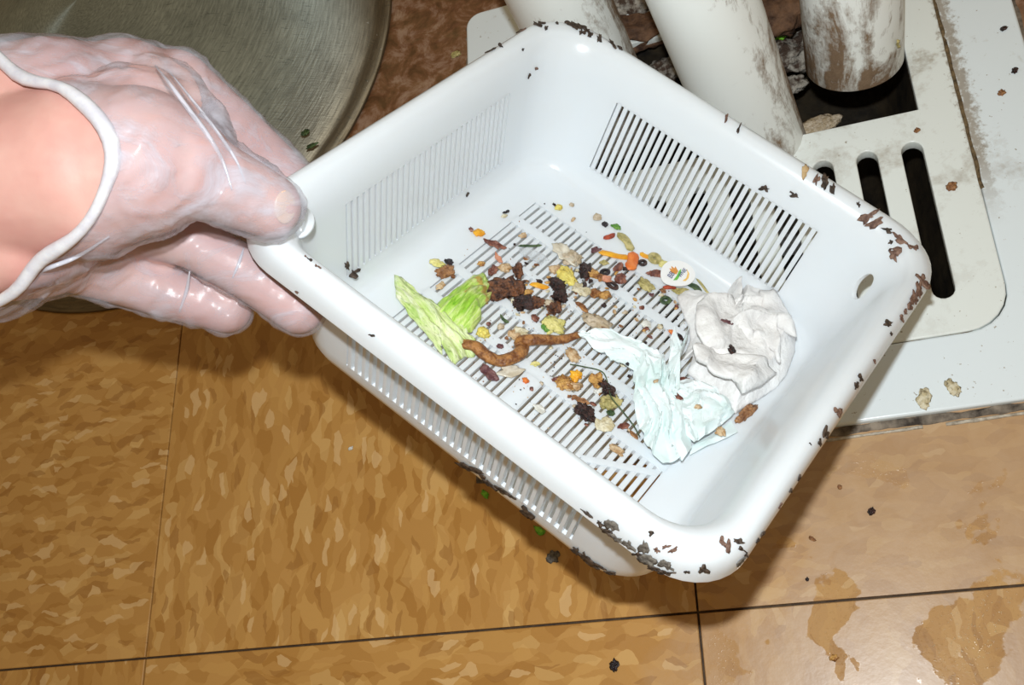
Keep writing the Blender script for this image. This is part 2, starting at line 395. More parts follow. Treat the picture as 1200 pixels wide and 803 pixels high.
# ------------------------------------------------------------------ the floor sink (u to the left is negative x in its frame)
sink = empty('floor_sink', SK); tag(sink, 'square white enamelled floor sink set into the tan tile floor', 'sink')
FL = .0368                                            # width of the flange
def K(u, v): return (-u, v)                           # u leftwards from the right edge, v away
o = plate('flange', [rrect(-T, 0, 0, T, .010), rrect(-T + FL - .0003, FL - .0003, -FL + .0003, T - FL + .0003, .0205)], -.004, .0035, .0012, M['enamel'], sink, SK)
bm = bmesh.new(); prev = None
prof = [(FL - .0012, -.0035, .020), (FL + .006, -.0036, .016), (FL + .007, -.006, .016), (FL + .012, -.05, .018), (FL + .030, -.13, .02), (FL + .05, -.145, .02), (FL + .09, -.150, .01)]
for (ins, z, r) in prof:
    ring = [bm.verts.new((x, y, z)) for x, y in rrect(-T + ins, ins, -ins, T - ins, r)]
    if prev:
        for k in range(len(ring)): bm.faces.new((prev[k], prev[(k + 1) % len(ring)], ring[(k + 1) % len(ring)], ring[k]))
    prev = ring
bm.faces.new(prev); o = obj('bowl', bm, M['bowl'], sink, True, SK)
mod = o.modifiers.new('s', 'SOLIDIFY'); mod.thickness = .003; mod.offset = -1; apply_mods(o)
def bead(name, pts, wv, h, mat, parent, mw, seed=1):
    bm = bmesh.new(); P = []; Rr = []
    for a, b in zip(pts, pts[1:]):
        n = max(2, int((Vector(b) - Vector(a)).length / .004))
        for k in range(n): P.append(Vector(a).lerp(Vector(b), k / n))
    P.append(Vector(pts[-1]))
    for i, p in enumerate(P):
        f = 1 + .5 * nz(p, 150, seed); Rr.append((wv * f, h * (1 + .4 * nz(p, 210, seed + 3)))); P[i] = p + Vector((nz(p, 90, seed), nz(p, 90, seed + 5), 0)) * wv * .4
    tube(bm, P, Rr, 6); return obj(name, bm, mat, parent, True, mw)
bead('grout_joint', [(.0008, T, -.0008), (.0008, -.0022, -.0005), (-T, -.0022, -.0005), (-T - .0004, T, -.0012)], .0026, .0012, M['caulk'], sink, SK, 2)
bead('grout_crust', [(-.02, -.0052, .0001), (-.075, -.0056, .0001)], .0009, .0007, M['crust'], sink, SK, 12)
bead('grout_crust', [(-.085, -.0054, .0001), (-.14, -.0058, .0001)], .0008, .0006, M['crust'], sink, SK, 15)
# crusty grime packed in the gap beside the grate
bead('edge_grime', [(-FL + .0006, .11, .0018), (-FL + .0006, T - FL, .0018)], .0016, .0022, M['edge_grime'], sink, SK, 4)
bead('edge_grime', [(-.05, FL - .0004, .0016), (-.115, FL - .0004, .0014)], .0006, .0012, M['edge_grime'], sink, SK, 6)

# grate: half of it slotted, a big opening cut for the pipes
grate = None
gx1, gy0 = -FL, FL; gx0, gy1 = -T + FL, T - FL
hx1, hy0 = gx1 - .0195, gy0 + .1259
hole = [(hx1, hy0), (hx1, gy1 - .018), (gx0 + .03, gy1 - .018), (gx0 + .03, hy0)]
slots = [slotpts(gx1 - .0268 - .0221 * k, gy0 + .0185, gy0 + .1075, .0105) for k in range(8)]
grate = plate('sink_grate', [rrect(gx0, gy0, gx1, gy1, .021), hole] + slots, -.0034, .0036, .0008, M['grate'], None, SK)
tag(grate, 'white slotted drain grate with square opening, lying in the floor sink', 'grate')

# ------------------------------------------------------------------ pipes
def pipe(p_end, p_far, r, label, length=.30, roll=0):
    a, b = Vector(p_end), Vector(p_far); d = (b - a).normalized()
    q = d.to_track_quat('Z', 'X'); R3 = q.to_matrix(); want = CROT @ Vector((roll, 0, 0)); lw = R3.transposed() @ want; roll = math.atan2(lw.y, lw.x)   # local +x, the clean side, faces that way
    mw = Matrix.Translation(a) @ R3.to_4x4() @ Matrix.Rotation(roll, 4, 'Z')
    bm = bmesh.new(); n = 48; rings = []
    prof = [(r - .0042, .25), (r - .0042, .002), (r - .0036, 0), (r - .0008, 0), (r, .0012)] + [(r, .0012 + (length) * k / 6) for k in range(1, 7)] 
    for rr, z in prof: rings.append([bm.verts.new((rr * math.cos(2 * PI * k / n), rr * math.sin(2 * PI * k / n), z)) for k in range(n)])
    for s, e in zip(rings, rings[1:]):
        for k in range(n): bm.faces.new((s[k], s[(k + 1) % n], e[(k + 1) % n], e[k]))
    bm.faces.new(rings[-1]); bm.faces.new(rings[0][::-1])
    o = obj('drain_pipe', bm, M['pipe'], None, True, mw); sharp(o, 50); tag(o, label, 'pipe', 'white drain pipes emptying into the floor sink'); return o
pipe(px(1001, 74, .560), px(994, -60, .512), .0250, 'white pipe caked with brown grime, right one with its round end showing', roll=1)
pipe(px(925, 262, .625), px(824, -2, .500), .0250, 'mostly clean white slanting pipe, the middle one of three over the sink', roll=-1)
pipe(px(725, 150, .615), px(655, -2, .535), .0250, 'white pipe with rough brown dirt down its side, behind the top corner of the basket', roll=-1)

# ------------------------------------------------------------------ steel bowl lying upside down on the floor
SB = Vector((-.357, .415, 0)); Rb = .192
bm = bmesh.new(); rings = []; n = 96
prof = [(max(.001, .185 * k / 22), .0105 + .066 * (1 - (k / 22) ** 2.1)) for k in range(23)] + [(.188, .0075), (.1895, .0035), (Rb, .0025), (Rb + .0012, .0013), (Rb, .0003), (.1885, .0006)]
for rr, z in prof: rings.append([bm.verts.new((rr * math.cos(2 * PI * k / n), rr * math.sin(2 * PI * k / n), z)) for k in range(n)])
for s, e in zip(rings, rings[1:]):
    for k in range(n): bm.faces.new((s[k], s[(k + 1) % n], e[(k + 1) % n], e[k]))
bm.faces.new(rings[0])
o = obj('steel_bowl', bm, M['steel'], None, True, Matrix.Translation(SB)); mod = o.modifiers.new('s', 'SOLIDIFY'); mod.thickness = .001; mod.offset = -1; apply_mods(o)
tag(o, 'large round scratched grey steel bowl lying upside down on the floor behind the hand', 'bowl')

# ------------------------------------------------------------------ the basket
bask = empty('strainer_basket', BM)
tag(bask, 'square white plastic strainer basket held tilted, full of food scraps, grimy at the rim', 'basket')
PW, PZ0, PZ1 = .0558, .0118, .0500                    # slotted window in each wall: half width, bottom, top
HW = lambda z: .0850 + .152 * z
BX0, BX1, BY0, BY1 = -.0645, .0655, -.0522, .0580     # slotted window in the floor
stations = [(.0790, 0, .016), (.0818, .0006, .018), (.0840, .0024, .019), (.0858, .0062, .020), (HW(PZ0), PZ0, .021), (HW(.025), .025, .021), (HW(.038), .038, .022), (HW(PZ1), PZ1, .022), (HW(.056), .056, .0225),
            (.0950, .0610, .023), (.0968, .0650, .023), (.0993, .0680, .024), (.1020, .0692, .0245), (.1045, .0688, .025), (.1065, .0668, .025), (.1077, .0636, .025), (.1082, .0600, .025), (.1084, .0568, .025)]
NC, NS = 9, [-1, -.5, 0, .5, 1]
def loop(hx, hy, r, z, bm):
    vs = []; 
    def side(ax):   # returns straight-side parameters: window edges and inner points
        return [PW * s for s in NS]
    # start on +x side going up y, then corner, then +y side leftwards ...
    sides = [(lambda s: (hx, s)), (lambda s: (-s, hy)), (lambda s: (-hx, -s)), (lambda s: (s, -hy))]
    cors = [(hx - r, hy - r, 0), (-hx + r, hy - r, PI / 2), (-hx + r, -hy + r, PI), (hx - r, -hy + r, 3 * PI / 2)]
    for k in range(4):
        for s in side(k): x, y = sides[k](s); vs.append(bm.verts.new((x, y, z)))
        cx, cy, a0 = cors[k]
        for i in range(NC + 1):
            a = a0 + PI / 2 * i / NC; vs.append(bm.verts.new((cx + r * math.cos(a), cy + r * math.sin(a), z)))
    return vs
bm = bmesh.new(); L = []
for (h, z, r) in stations: 
    e = .0018 * (1 - min(1, z / .06))
    L.append(loop(h, h + e, r, z, bm))
n = len(L[0]); per = len(NS) + NC + 1
zi = [i for i, s in enumerate(stations) if abs(s[1] - PZ0) < 1e-6][0]; zj = [i for i, s in enumerate(stations) if abs(s[1] - PZ1) < 1e-6][0]
for i in range(len(L) - 1):
    for k in range(n):
        if zi <= i < zj and (k % per) < len(NS) - 1 and k // per != 0: continue
        bm.faces.new((L[i][k], L[i][(k + 1) % n], L[i + 1][(k + 1) % n], L[i + 1][k]))
# floor: ring between the first loop and the slotted window
win = [(BX1, BY0), (BX1, BY1), (BX0, BY1), (BX0, BY0)]
wv = [bm.verts.new((x, y, 0)) for x, y in win]
for k in range(4):
    seg = [L[0][(k * per - (NC + 1) // 2 + i) % n] for i in range(per + 1)]
    a, b = wv[k], wv[(k + 1) % 4]
    # fan split at middle
    half = len(seg) // 2
    for i in range(len(seg) - 1):
        bm.faces.new((a if i < half else b, seg[i], seg[i + 1]))
    bm.faces.new((a, seg[half], b))
shell = obj('basket_shell', bm, M['plastic'], bask, True, BM)
mod = shell.modifiers.new('s', 'SOLIDIFY'); mod.thickness = .0019; mod.offset = -1 
apply_mods(shell)
# check that the thickness went outwards; flip if it did not
zmin = min(v.co.z for v in shell.data.vertices)
SHELL_OUT = zmin < -.001
# finger opening through the rim corner on the right
hp = onb(1001, 333, .060); 
cb = bmesh.new(); bmesh.ops.create_cone(cb, cap_ends=True, segments=24, radius1=.0068, radius2=.0068, depth=.03)
bmesh.ops.scale(cb, verts=cb.verts, vec=(.62, 1, 1))
cut = obj('cutter', cb, None, None, False)
cdir = Vector((1, 1, .25)).normalized(); q = cdir.to_track_quat('Z', 'Y')
cpos = Vector((.0848, .0842, .0440))
cut.matrix_world = BM @ Matrix.Translation(cpos) @ q.to_matrix().to_4x4()
mod = shell.modifiers.new('b', 'BOOLEAN'); mod.object = cut; mod.operation = 'DIFFERENCE'; mod.solver = 'EXACT'
apply_mods(shell); bpy.data.objects.remove(cut); sharp(shell, 40)

slat_me = {}
def slats_wall():
    for k in (1, 2, 3):                                     # the +x wall is plain
        rot = Matrix.Rotation(PI / 2 * k, 4, 'Z')
        ext = 0 if k % 2 == 0 else 1
        N = 31; pitch = 2 * PW / N
        def wall(z): 
            h = HW(z); return h + (.0018 * (1 - min(1, z / .06)) if ext else 0)
        key = ('w', ext)
        if key not in slat_me:
            b2 = bmesh.new(); hw = pitch * .31
            x0, x1 = wall(PZ0 - .0006), wall(PZ1 + .0006)
            vs = []
            for (z, x) in ((PZ0 - .0006, x0), (PZ1 + .0006, x1)):
                vs += [b2.verts.new((x - .0001, -hw, z)), b2.verts.new((x - .0001, hw, z)), b2.verts.new((x + .0024, hw * .7, z)), b2.verts.new((x + .0024, -hw * .7, z))]
            for f in ((0, 1, 2, 3), (7, 6, 5, 4), (0, 4, 5, 1), (1, 5, 6, 2), (2, 6, 7, 3), (3, 7, 4, 0)): b2.faces.new([vs[i] for i in f])
            slat_me[key] = b2
            bmesh.ops.recalc_face_normals(b2, faces=b2.faces[:])
            me = bpy.data.meshes.new('wall_slat'); b2.to_mesh(me); b2.free(); me.materials.append(M['plastic']); slat_me[key] = me
        for i in range(N):
            y = -PW + pitch * (i + .5) + (pitch * .0)
            o = bpy.data.objects.new('wall_slat', slat_me[key]); C.objects.link(o); o.parent = bask
            o.matrix_local = rot @ Matrix.Translation((0, y, 0))
slats_wall()
# floor slats run along y, tied by flat strips along x
N = 36; pitch = (BX1 - BX0) / N; b2 = bmesh.new(); box(b2, (-pitch * .33, BY0 - .0006, -.0030), (pitch * .33, BY1 + .0006, -.0001)); bmesh.ops.recalc_face_normals(b2, faces=b2.faces[:])
me = bpy.data.meshes.new('floor_slat'); b2.to_mesh(me); b2.free(); me.materials.append(M['plastic'])
for i in range(N):
    o = bpy.data.objects.new('floor_slat', me); C.objects.link(o); o.parent = bask; o.matrix_local = Matrix.Translation((BX0 + pitch * (i + .5), 0, 0))
for y0, y1, x0, x1 in ((-.0300, -.0245, BX0, BX1), (-.0085, -.0035, BX0, BX1), (.0155, .0187, -.05, BX1), (.0380, .0435, BX0, BX1)):
    b2 = bmesh.new(); box(b2, (x0 - .0006, y0, -.0028), (x1 + .0006, y1, .00015)); obj('floor_strip', b2, M['plastic'], bask, False, BM)
b2 = bmesh.new(); box(b2, (-.0050, BY0 - .0005, -.0028), (.0030, -.026, .00012)); obj('floor_strip', b2, M['plastic'], bask, False, BM)
for s_unused in (0,):    # diagonal brace in the near corner of the floor
    b2 = bmesh.new(); vs = box(b2, (-.016, -.0016, -.0028), (.016, .0016, .00012)); obj('floor_strip', b2, M['plastic'], bask, False, BM @ Matrix.Translation((.050, -.041, 0)) @ Matrix.Rotation(.55, 4, 'Z'))
# round grip tab standing inside the left corner
tb = bmesh.new(); bmesh.ops.create_cone(tb, cap_ends=True, segments=28, radius1=.0078, radius2=.0070, depth=.004)
bmesh.ops.scale(tb, verts=tb.verts, vec=(1, .72, 1)); bmesh.ops.bevel(tb, geom=[e for e in tb.edges if abs(e.verts[0].co.z - e.verts[1].co.z) < 1e-6], offset=.0012, segments=2, affect='EDGES')
o = obj('grip_tab', tb, M['plastic'], bask, True, BM @ Matrix.Translation((-.0900, -.0850, .0615)) @ Euler((0, 0, -.8)).to_matrix().to_4x4() @ Euler((.35, 0, 0)).to_matrix().to_4x4())

# ------------------------------------------------------------------ generic scraps
def chunk(name, r, mat, seed, mw, amp=.35, sub=2, freq=None, parent=None):
    bm = bmesh.new(); bmesh.ops.create_icosphere(bm, subdivisions=sub, radius=1)
    for v in bm.verts:
        p = v.co.copy(); f = 1 + amp * (nz(p, 1.5, seed) * 1.25 + .8 * nz(p, 3.4, seed + 9) + .5 * nz(p, 8, seed + 5)); v.co = Vector((p.x * r[0], p.y * r[1], p.z * r[2])) * f
        if v.co.z < -r[2] * .55: v.co.z = -r[2] * .55
    return obj(name, bm, mat, parent, True, mw)
def patty(name, outline, mat, top, mw, seed=0, rings=7, sub=3, fold=None, parent=None, thick=.0005):
    """closed lump over a star-shaped outline; top(x, y, f) gives its height, f = 0 centre .. 1 edge"""
    c = sum((Vector(p) for p in outline), Vector((0, 0))) / len(outline)
    ang = sorted(((math.atan2(p[1] - c.y, p[0] - c.x), Vector(p)) for p in outline), key=lambda t: t[0])
    P = []
    for i in range(len(ang)):
        a, b = ang[i][1], ang[(i + 1) % len(ang)][1]
        for k in range(sub): P.append(a.lerp(b, k / sub))
    bm = bmesh.new(); n = len(P)
    def ringv(f, lowz=None):
        out = []
        for p in P:
            q = c + (p - c) * f; z = top(q.x, q.y, f) if lowz is None else lowz
            out.append(bm.verts.new((q.x, q.y, z)))
        return out
    cv = bm.verts.new((c.x, c.y, top(c.x, c.y, 0))); prev = None
    for r in range(1, rings + 1):
        cur = ringv(r / rings)
        for k in range(n):
            if prev: bm.faces.new((prev[k], prev[(k + 1) % n], cur[(k + 1) % n], cur[k]))
            else: bm.faces.new((cv, cur[k], cur[(k + 1) % n]))
        prev = cur
    low = []
    for k, p in enumerate(P): low.append(bm.verts.new((c.x + (p.x - c.x) * .985, c.y + (p.y - c.y) * .985, max(.00005, prev[k].co.z - thick))))
    for k in range(n): bm.faces.new((prev[k], prev[(k + 1) % n], low[(k + 1) % n], low[k]))
    cl = bm.verts.new((c.x, c.y, max(.00005, cv.co.z - thick * 3)))
    for k in range(n): bm.faces.new((low[k], low[(k + 1) % n], cl))
    return obj(name, bm, mat, parent, True, mw)
def ol(pts): return [tuple(onb(u, v).xy) for u, v in pts]
def bspot(u, v, z=0, rz=0): p = onb(u, v, z); return BM @ Matrix.Translation(p) @ Matrix.Rotation(rz, 4, 'Z')
MM = .34 / 1000      # one photo pixel on the basket floor is about a third of a millimetre

# lettuce
let = empty('lettuce_leaf', bspot(520, 375)); tag(let, 'wilted pale green lettuce leaf, largest scrap at left in the basket', 'lettuce')
def lettop(axis, h, seed):
    ax = Vector(axis).normalized(); pr = Vector((-ax.y, ax.x))
    def f(x, y, e):
        s = pr.dot(Vector((x, y))); a = ax.dot(Vector((x, y)))
        return .0012 + (h * (1 - e ** 3) * (.75 + .5 * nz((x, y, 0), 60, seed)) + .0011 * math.sin(s * 1500 + 3 * nz((x, y, 0), 130, seed)) * (1 - .4 * e) + .0025 * (nz((a * 40, s * 260, seed), 1.0, seed))) + .0012 * e * (1 + nz((x, y, 3), 300, seed))
    return f
def dirb(a, b): v = onb(*b) - onb(*a); return (v.x, v.y)
d1 = dirb((463, 335), (540, 420)); d2 = dirb((518, 382), (570, 332))
M['lettuce_a'] = lettuce_material(math.atan2(d1[1], d1[0]), 'lettuce_stalk', False); M['lettuce_b'] = lettuce_material(math.atan2(d2[1], d2[0]), 'lettuce_blade', True)
o1 = ol([(461, 325), (470, 328), (487, 345), (506, 357), (528, 372), (541, 384), (548, 396), (556, 404), (556, 420), (545, 420), (531, 431), (517, 421), (516, 406), (494, 391), (478, 372), (463, 352)])
oA = patty('leaf_stalk', o1, M['lettuce_a'], lettop(d1, .0050, 3), BM, rings=14, sub=6, parent=let)
o2 = ol([(506, 370), (512, 358), (522, 352), (540, 337), (553, 327), (564, 325), (573, 333), (575, 346), (572, 358), (562, 366), (563, 378), (552, 392), (538, 393), (527, 386), (512, 379)])
oB = patty('leaf_blade', o2, M['lettuce_b'], lettop(d2, .0080, 8), BM, rings=16, sub=6, parent=let)
tag(oA, 'pale yellow-green stalk end'); tag(oB, 'bright green ruffled blade')

# crumpled tissue and wrapper
tis = ol([(792, 349), (800, 342), (815, 341), (830, 348), (848, 356), (864, 355), (868, 340), (860, 322), (864, 316), (874, 328), (886, 334), (900, 338), (914, 352), (926, 372), (932, 392), (931, 414), (921, 441), (910, 455), (896, 465), (878, 476), (860, 487), (850, 475), (843, 463), (830, 462), (818, 450), (804, 438), (799, 424), (812, 418), (808, 400), (806, 384), (800, 370)])
def tistop(x, y, e):
    p = Vector((x, y, 0)); c = Vector(onb(872, 408).xy)
    d = (Vector((x, y)) - c); a = math.atan2(d.y, d.x); rr = d.length
    swirl = math.sin(a * 2.0 + rr * 330 + 1.2 * nz(p, 50, 2)) * .5 + .5
    fold = max(0, ridge(p, 55, 4)) ** 3
    return .0006 + .0135 * (1 - e ** 2.6) * (.72 + .28 * nz(p, 45, 1)) + .0030 * swirl * (1 - e ** 4) + .0034 * fold * (1 - e ** 5) + .0006 * nz(p, 400, 6)
def tisfold(lift, seed):
    return lambda x, y, e: tistop(x, y, .35) + lift * (1 - e ** 4) + .0016 * nz((x, y, 0), 120, seed) - .0012
o = patty('crumpled_tissue', tis, M['paper'], tistop, BM, rings=34, sub=6); tag(o, 'wadded wet white paper tissue lying against the right side of the basket', 'tissue')
for fi, (fo, lift) in enumerate((([(808, 372), (820, 361), (842, 360), (858, 371), (853, 386), (846, 400), (851, 418), (838, 425), (820, 423), (807, 408), (804, 388)], .0022),
        ([(799, 426), (814, 419), (832, 427), (852, 431), (880, 436), (900, 452), (880, 470), (858, 480), (846, 462), (826, 456), (805, 440)], .0018),
        ([(862, 368), (880, 356), (900, 362), (918, 385), (920, 415), (905, 440), (890, 425), (898, 400), (886, 380)], .0016))):
    patty('tissue_fold', ol(fo), M['paper'], tisfold(lift, 20 + fi), BM, rings=10, sub=6, parent=o, thick=.0016)
wrap = empty('paper_wrapper', bspot(770, 470)); tag(wrap, 'crumpled glossy pale mint-white paper wrapper lying left of the white tissue wad', 'wrapper')
def folds(axis, h0, amp, fr, seed, tilt=(0, 0)):
    ax = Vector(axis).normalized(); pr = Vector((-ax.y, ax.x))
    def f(x, y, e):
        s = pr.dot(Vector((x, y))); a = ax.dot(Vector((x, y)))
        w = s * fr + 1.5 * nz((x, y, 0), 70, seed); tri = abs((w % 1) - .5) * 2; tri = tri * .7 + .6 * abs(((w * 2.3 + 2 * nz((x, y, 0), 40, seed + 8)) % 1) - .5)
        return h0 + amp * tri + .0013 * nz((x, y, 0), 110, seed + 3) + tilt[0] * s + tilt[1] * a + h0 * .5 * (1 - e)
    return f
def dirb(a, b): v = onb(*b) - onb(*a); return (v.x, v.y)
patty('paper_fold', ol([(674, 398), (690, 396), (712, 397), (735, 404), (752, 412), (768, 424), (775, 440), (770, 452), (750, 452), (738, 441), (718, 432), (695, 418)]), M['mint'], folds(dirb((680, 400), (760, 440)), .0035, .0038, 190, 2), BM, rings=10, sub=8, parent=wrap)
patty('paper_fold', ol([(738, 440), (748, 424), (768, 424), (778, 440), (786, 465), (800, 478), (804, 510), (804, 535), (793, 550), (770, 554), (756, 540), (745, 515), (738, 490), (737, 465)]), M['mint'], folds(dirb((755, 430), (775, 550)), .0050, .0046, 150, 5), BM, rings=14, sub=8, parent=wrap)
patty('paper_fold', ol([(782, 398), (799, 397), (798, 408), (790, 420), (787, 440), (788, 470), (782, 478), (775, 470), (777, 440), (777, 415)]), M['mint'], folds(dirb((788, 400), (783, 470)), .0075, .0030, 160, 7), BM, rings=8, sub=6, parent=wrap)
patty('paper_fold', ol([(786, 456), (800, 452), (815, 458), (832, 466), (848, 476), (855, 492), (850, 498), (830, 514), (806, 530), (797, 520), (792, 495), (787, 472)]), M['mint'], folds(dirb((790, 460), (850, 490)), .0050, .0036, 80, 9), BM, rings=12, sub=8, parent=wrap)
patty('paper_fold', ol([(806, 528), (830, 514), (855, 496), (862, 510), (848, 518), (826, 527), (806, 537)]), M['mint'], folds(dirb((806, 532), (860, 505)), .0022, .0006, 60, 11), BM, rings=6, sub=6, parent=wrap)

for o in bpy.data.objects:
    if o.name.startswith('paper_fold'): sharp(o, 22)
# fried onion strip
pts = [(542, 403, 2.6), (556, 408, 3.0), (570, 416, 3.2), (585, 421, 3.0), (598, 421, 3.0), (608, 416, 3.2), (613, 406, 3.4), (611, 400, 3.0), (622, 400, 3.0), (640, 399, 2.6), (660, 396, 2.2), (678, 392, 1.2)]
P = spline([onb(u, v, .0028) + Vector((0, 0, .0012 * math.sin(i * 1.7))) for i, (u, v, r) in enumerate(pts)], 5)
R0 = [pts[min(int(i / 5), len(pts) - 1)][2] for i in range(len(P))]; R0 = [sum(R0[max(0, i - 3):i + 4]) / len(R0[max(0, i - 3):i + 4]) for i in range(len(R0))]
bm = bmesh.new(); tube(bm, P, [(r * .00092 * (1 + .15 * nz(p, 300, 2)), r * .0007) for r, p in zip(R0, P)], 12)
o = obj('onion_strip', bm, M['fried'], None, True, BM); tag(o, 'long curled brown fried strip running right from the lettuce', 'food scrap')
# hair-like string
bm = bmesh.new(); P = spline([onb(u, v, .0015 + z) for u, v, z in ((668, 427, 0), (685, 430, 0), (706, 436, .001), (713, 452, .002), (716, 465, .004), (728, 480, .003), (742, 498, .003), (750, 512, .004))], 8)
tube(bm, P, [.00028] * len(P), 6); o = obj('stem_thread', bm, M['dkgreen'], None, True, BM); tag(o, 'thin dark green thread curving down to the paper wrapper', 'string')

# sticker
st = empty('fruit_sticker', bspot(795, 320, .0046)); tag(st, 'oval white produce sticker with small printed emblem, above the tissue', 'sticker')
xa = onb(845, 300) - onb(795, 320); ang = math.atan2(xa.y, xa.x) - .05
SM = BM @ Matrix.Translation(onb(795, 320, .0040)) @ Matrix.Rotation(ang, 4, 'Z') @ Euler((.1, .05, 0)).to_matrix().to_4x4()
sc = .34 / 1000 * 1.25
def flat(name, pts, mat, z, parent, mw, t=.00008):
    bm = bmesh.new(); vs = [bm.verts.new((x, y, z)) for x, y in pts]; f = bm.faces.new(vs)
    r = bmesh.ops.extrude_face_region(bm, geom=[f]); bmesh.ops.translate(bm, vec=(0, 0, -t), verts=[v for v in r['geom'] if isinstance(v, bmesh.types.BMVert)])
    return obj(name, bm, mat, parent, False, mw)
flat('sticker_disc', [(22.5 * sc * math.cos(a) * (1 + .22 * max(0, math.cos(a - 3.6)) ** 4), 17.5 * sc * math.sin(a)) for a in (2 * PI * k / 40 for k in range(40))], M['sticker'], 0, st, SM, .0004)
flat('printed_crown', [(x * sc, y * sc) for x, y in ((-9, 3), (-7, 9), (-5, 7), (-3, 11), (-1, 7), (2, 9), (1, 2), (-4, -1))], M['ink_orange'], .00012, st, SM)
flat('printed_leaf', [(x * sc, y * sc) for x, y in ((-13, -7), (-5, -3), (2, 2), (7, 4), (3, -1), (-4, -6), (-8, -8))], M['ink_green'], .00012, st, SM)
flat('printed_swoosh', [(x * sc, y * sc) for x, y in ((-2, -11), (5, -9), (11, -4), (14, 2), (13, -5), (8, -10), (2, -12.5))], M['ink_yellow'], .00012, st, SM)
def text(body, size, mat, parent, mw):
    cu = bpy.data.curves.new('lettering', 'FONT'); cu.body = body; cu.size = size; cu.extrude = .00003; cu.align_x = 'CENTER'; cu.align_y = 'CENTER'
    tmp = bpy.data.objects.new('lettering', cu); C.objects.link(tmp); dg = bpy.context.evaluated_depsgraph_get(); dg.update()
    me = bpy.data.meshes.new_from_object(tmp.evaluated_get(dg)); bpy.data.objects.remove(tmp); me.materials.clear()
    return obj('lettering', me, mat, parent, False, mw)
text('BB', 9 * sc, M['ink_blue'], st, SM @ Matrix.Translation((-11 * sc, 0, .0002)) @ Matrix.Rotation(.5, 4, 'Z'))
text('WNIE', 6.5 * sc, M['ink_blue'], st, SM @ Matrix.Translation((5 * sc, -1.5 * sc, .0002)) @ Matrix.Rotation(.45, 4, 'Z'))

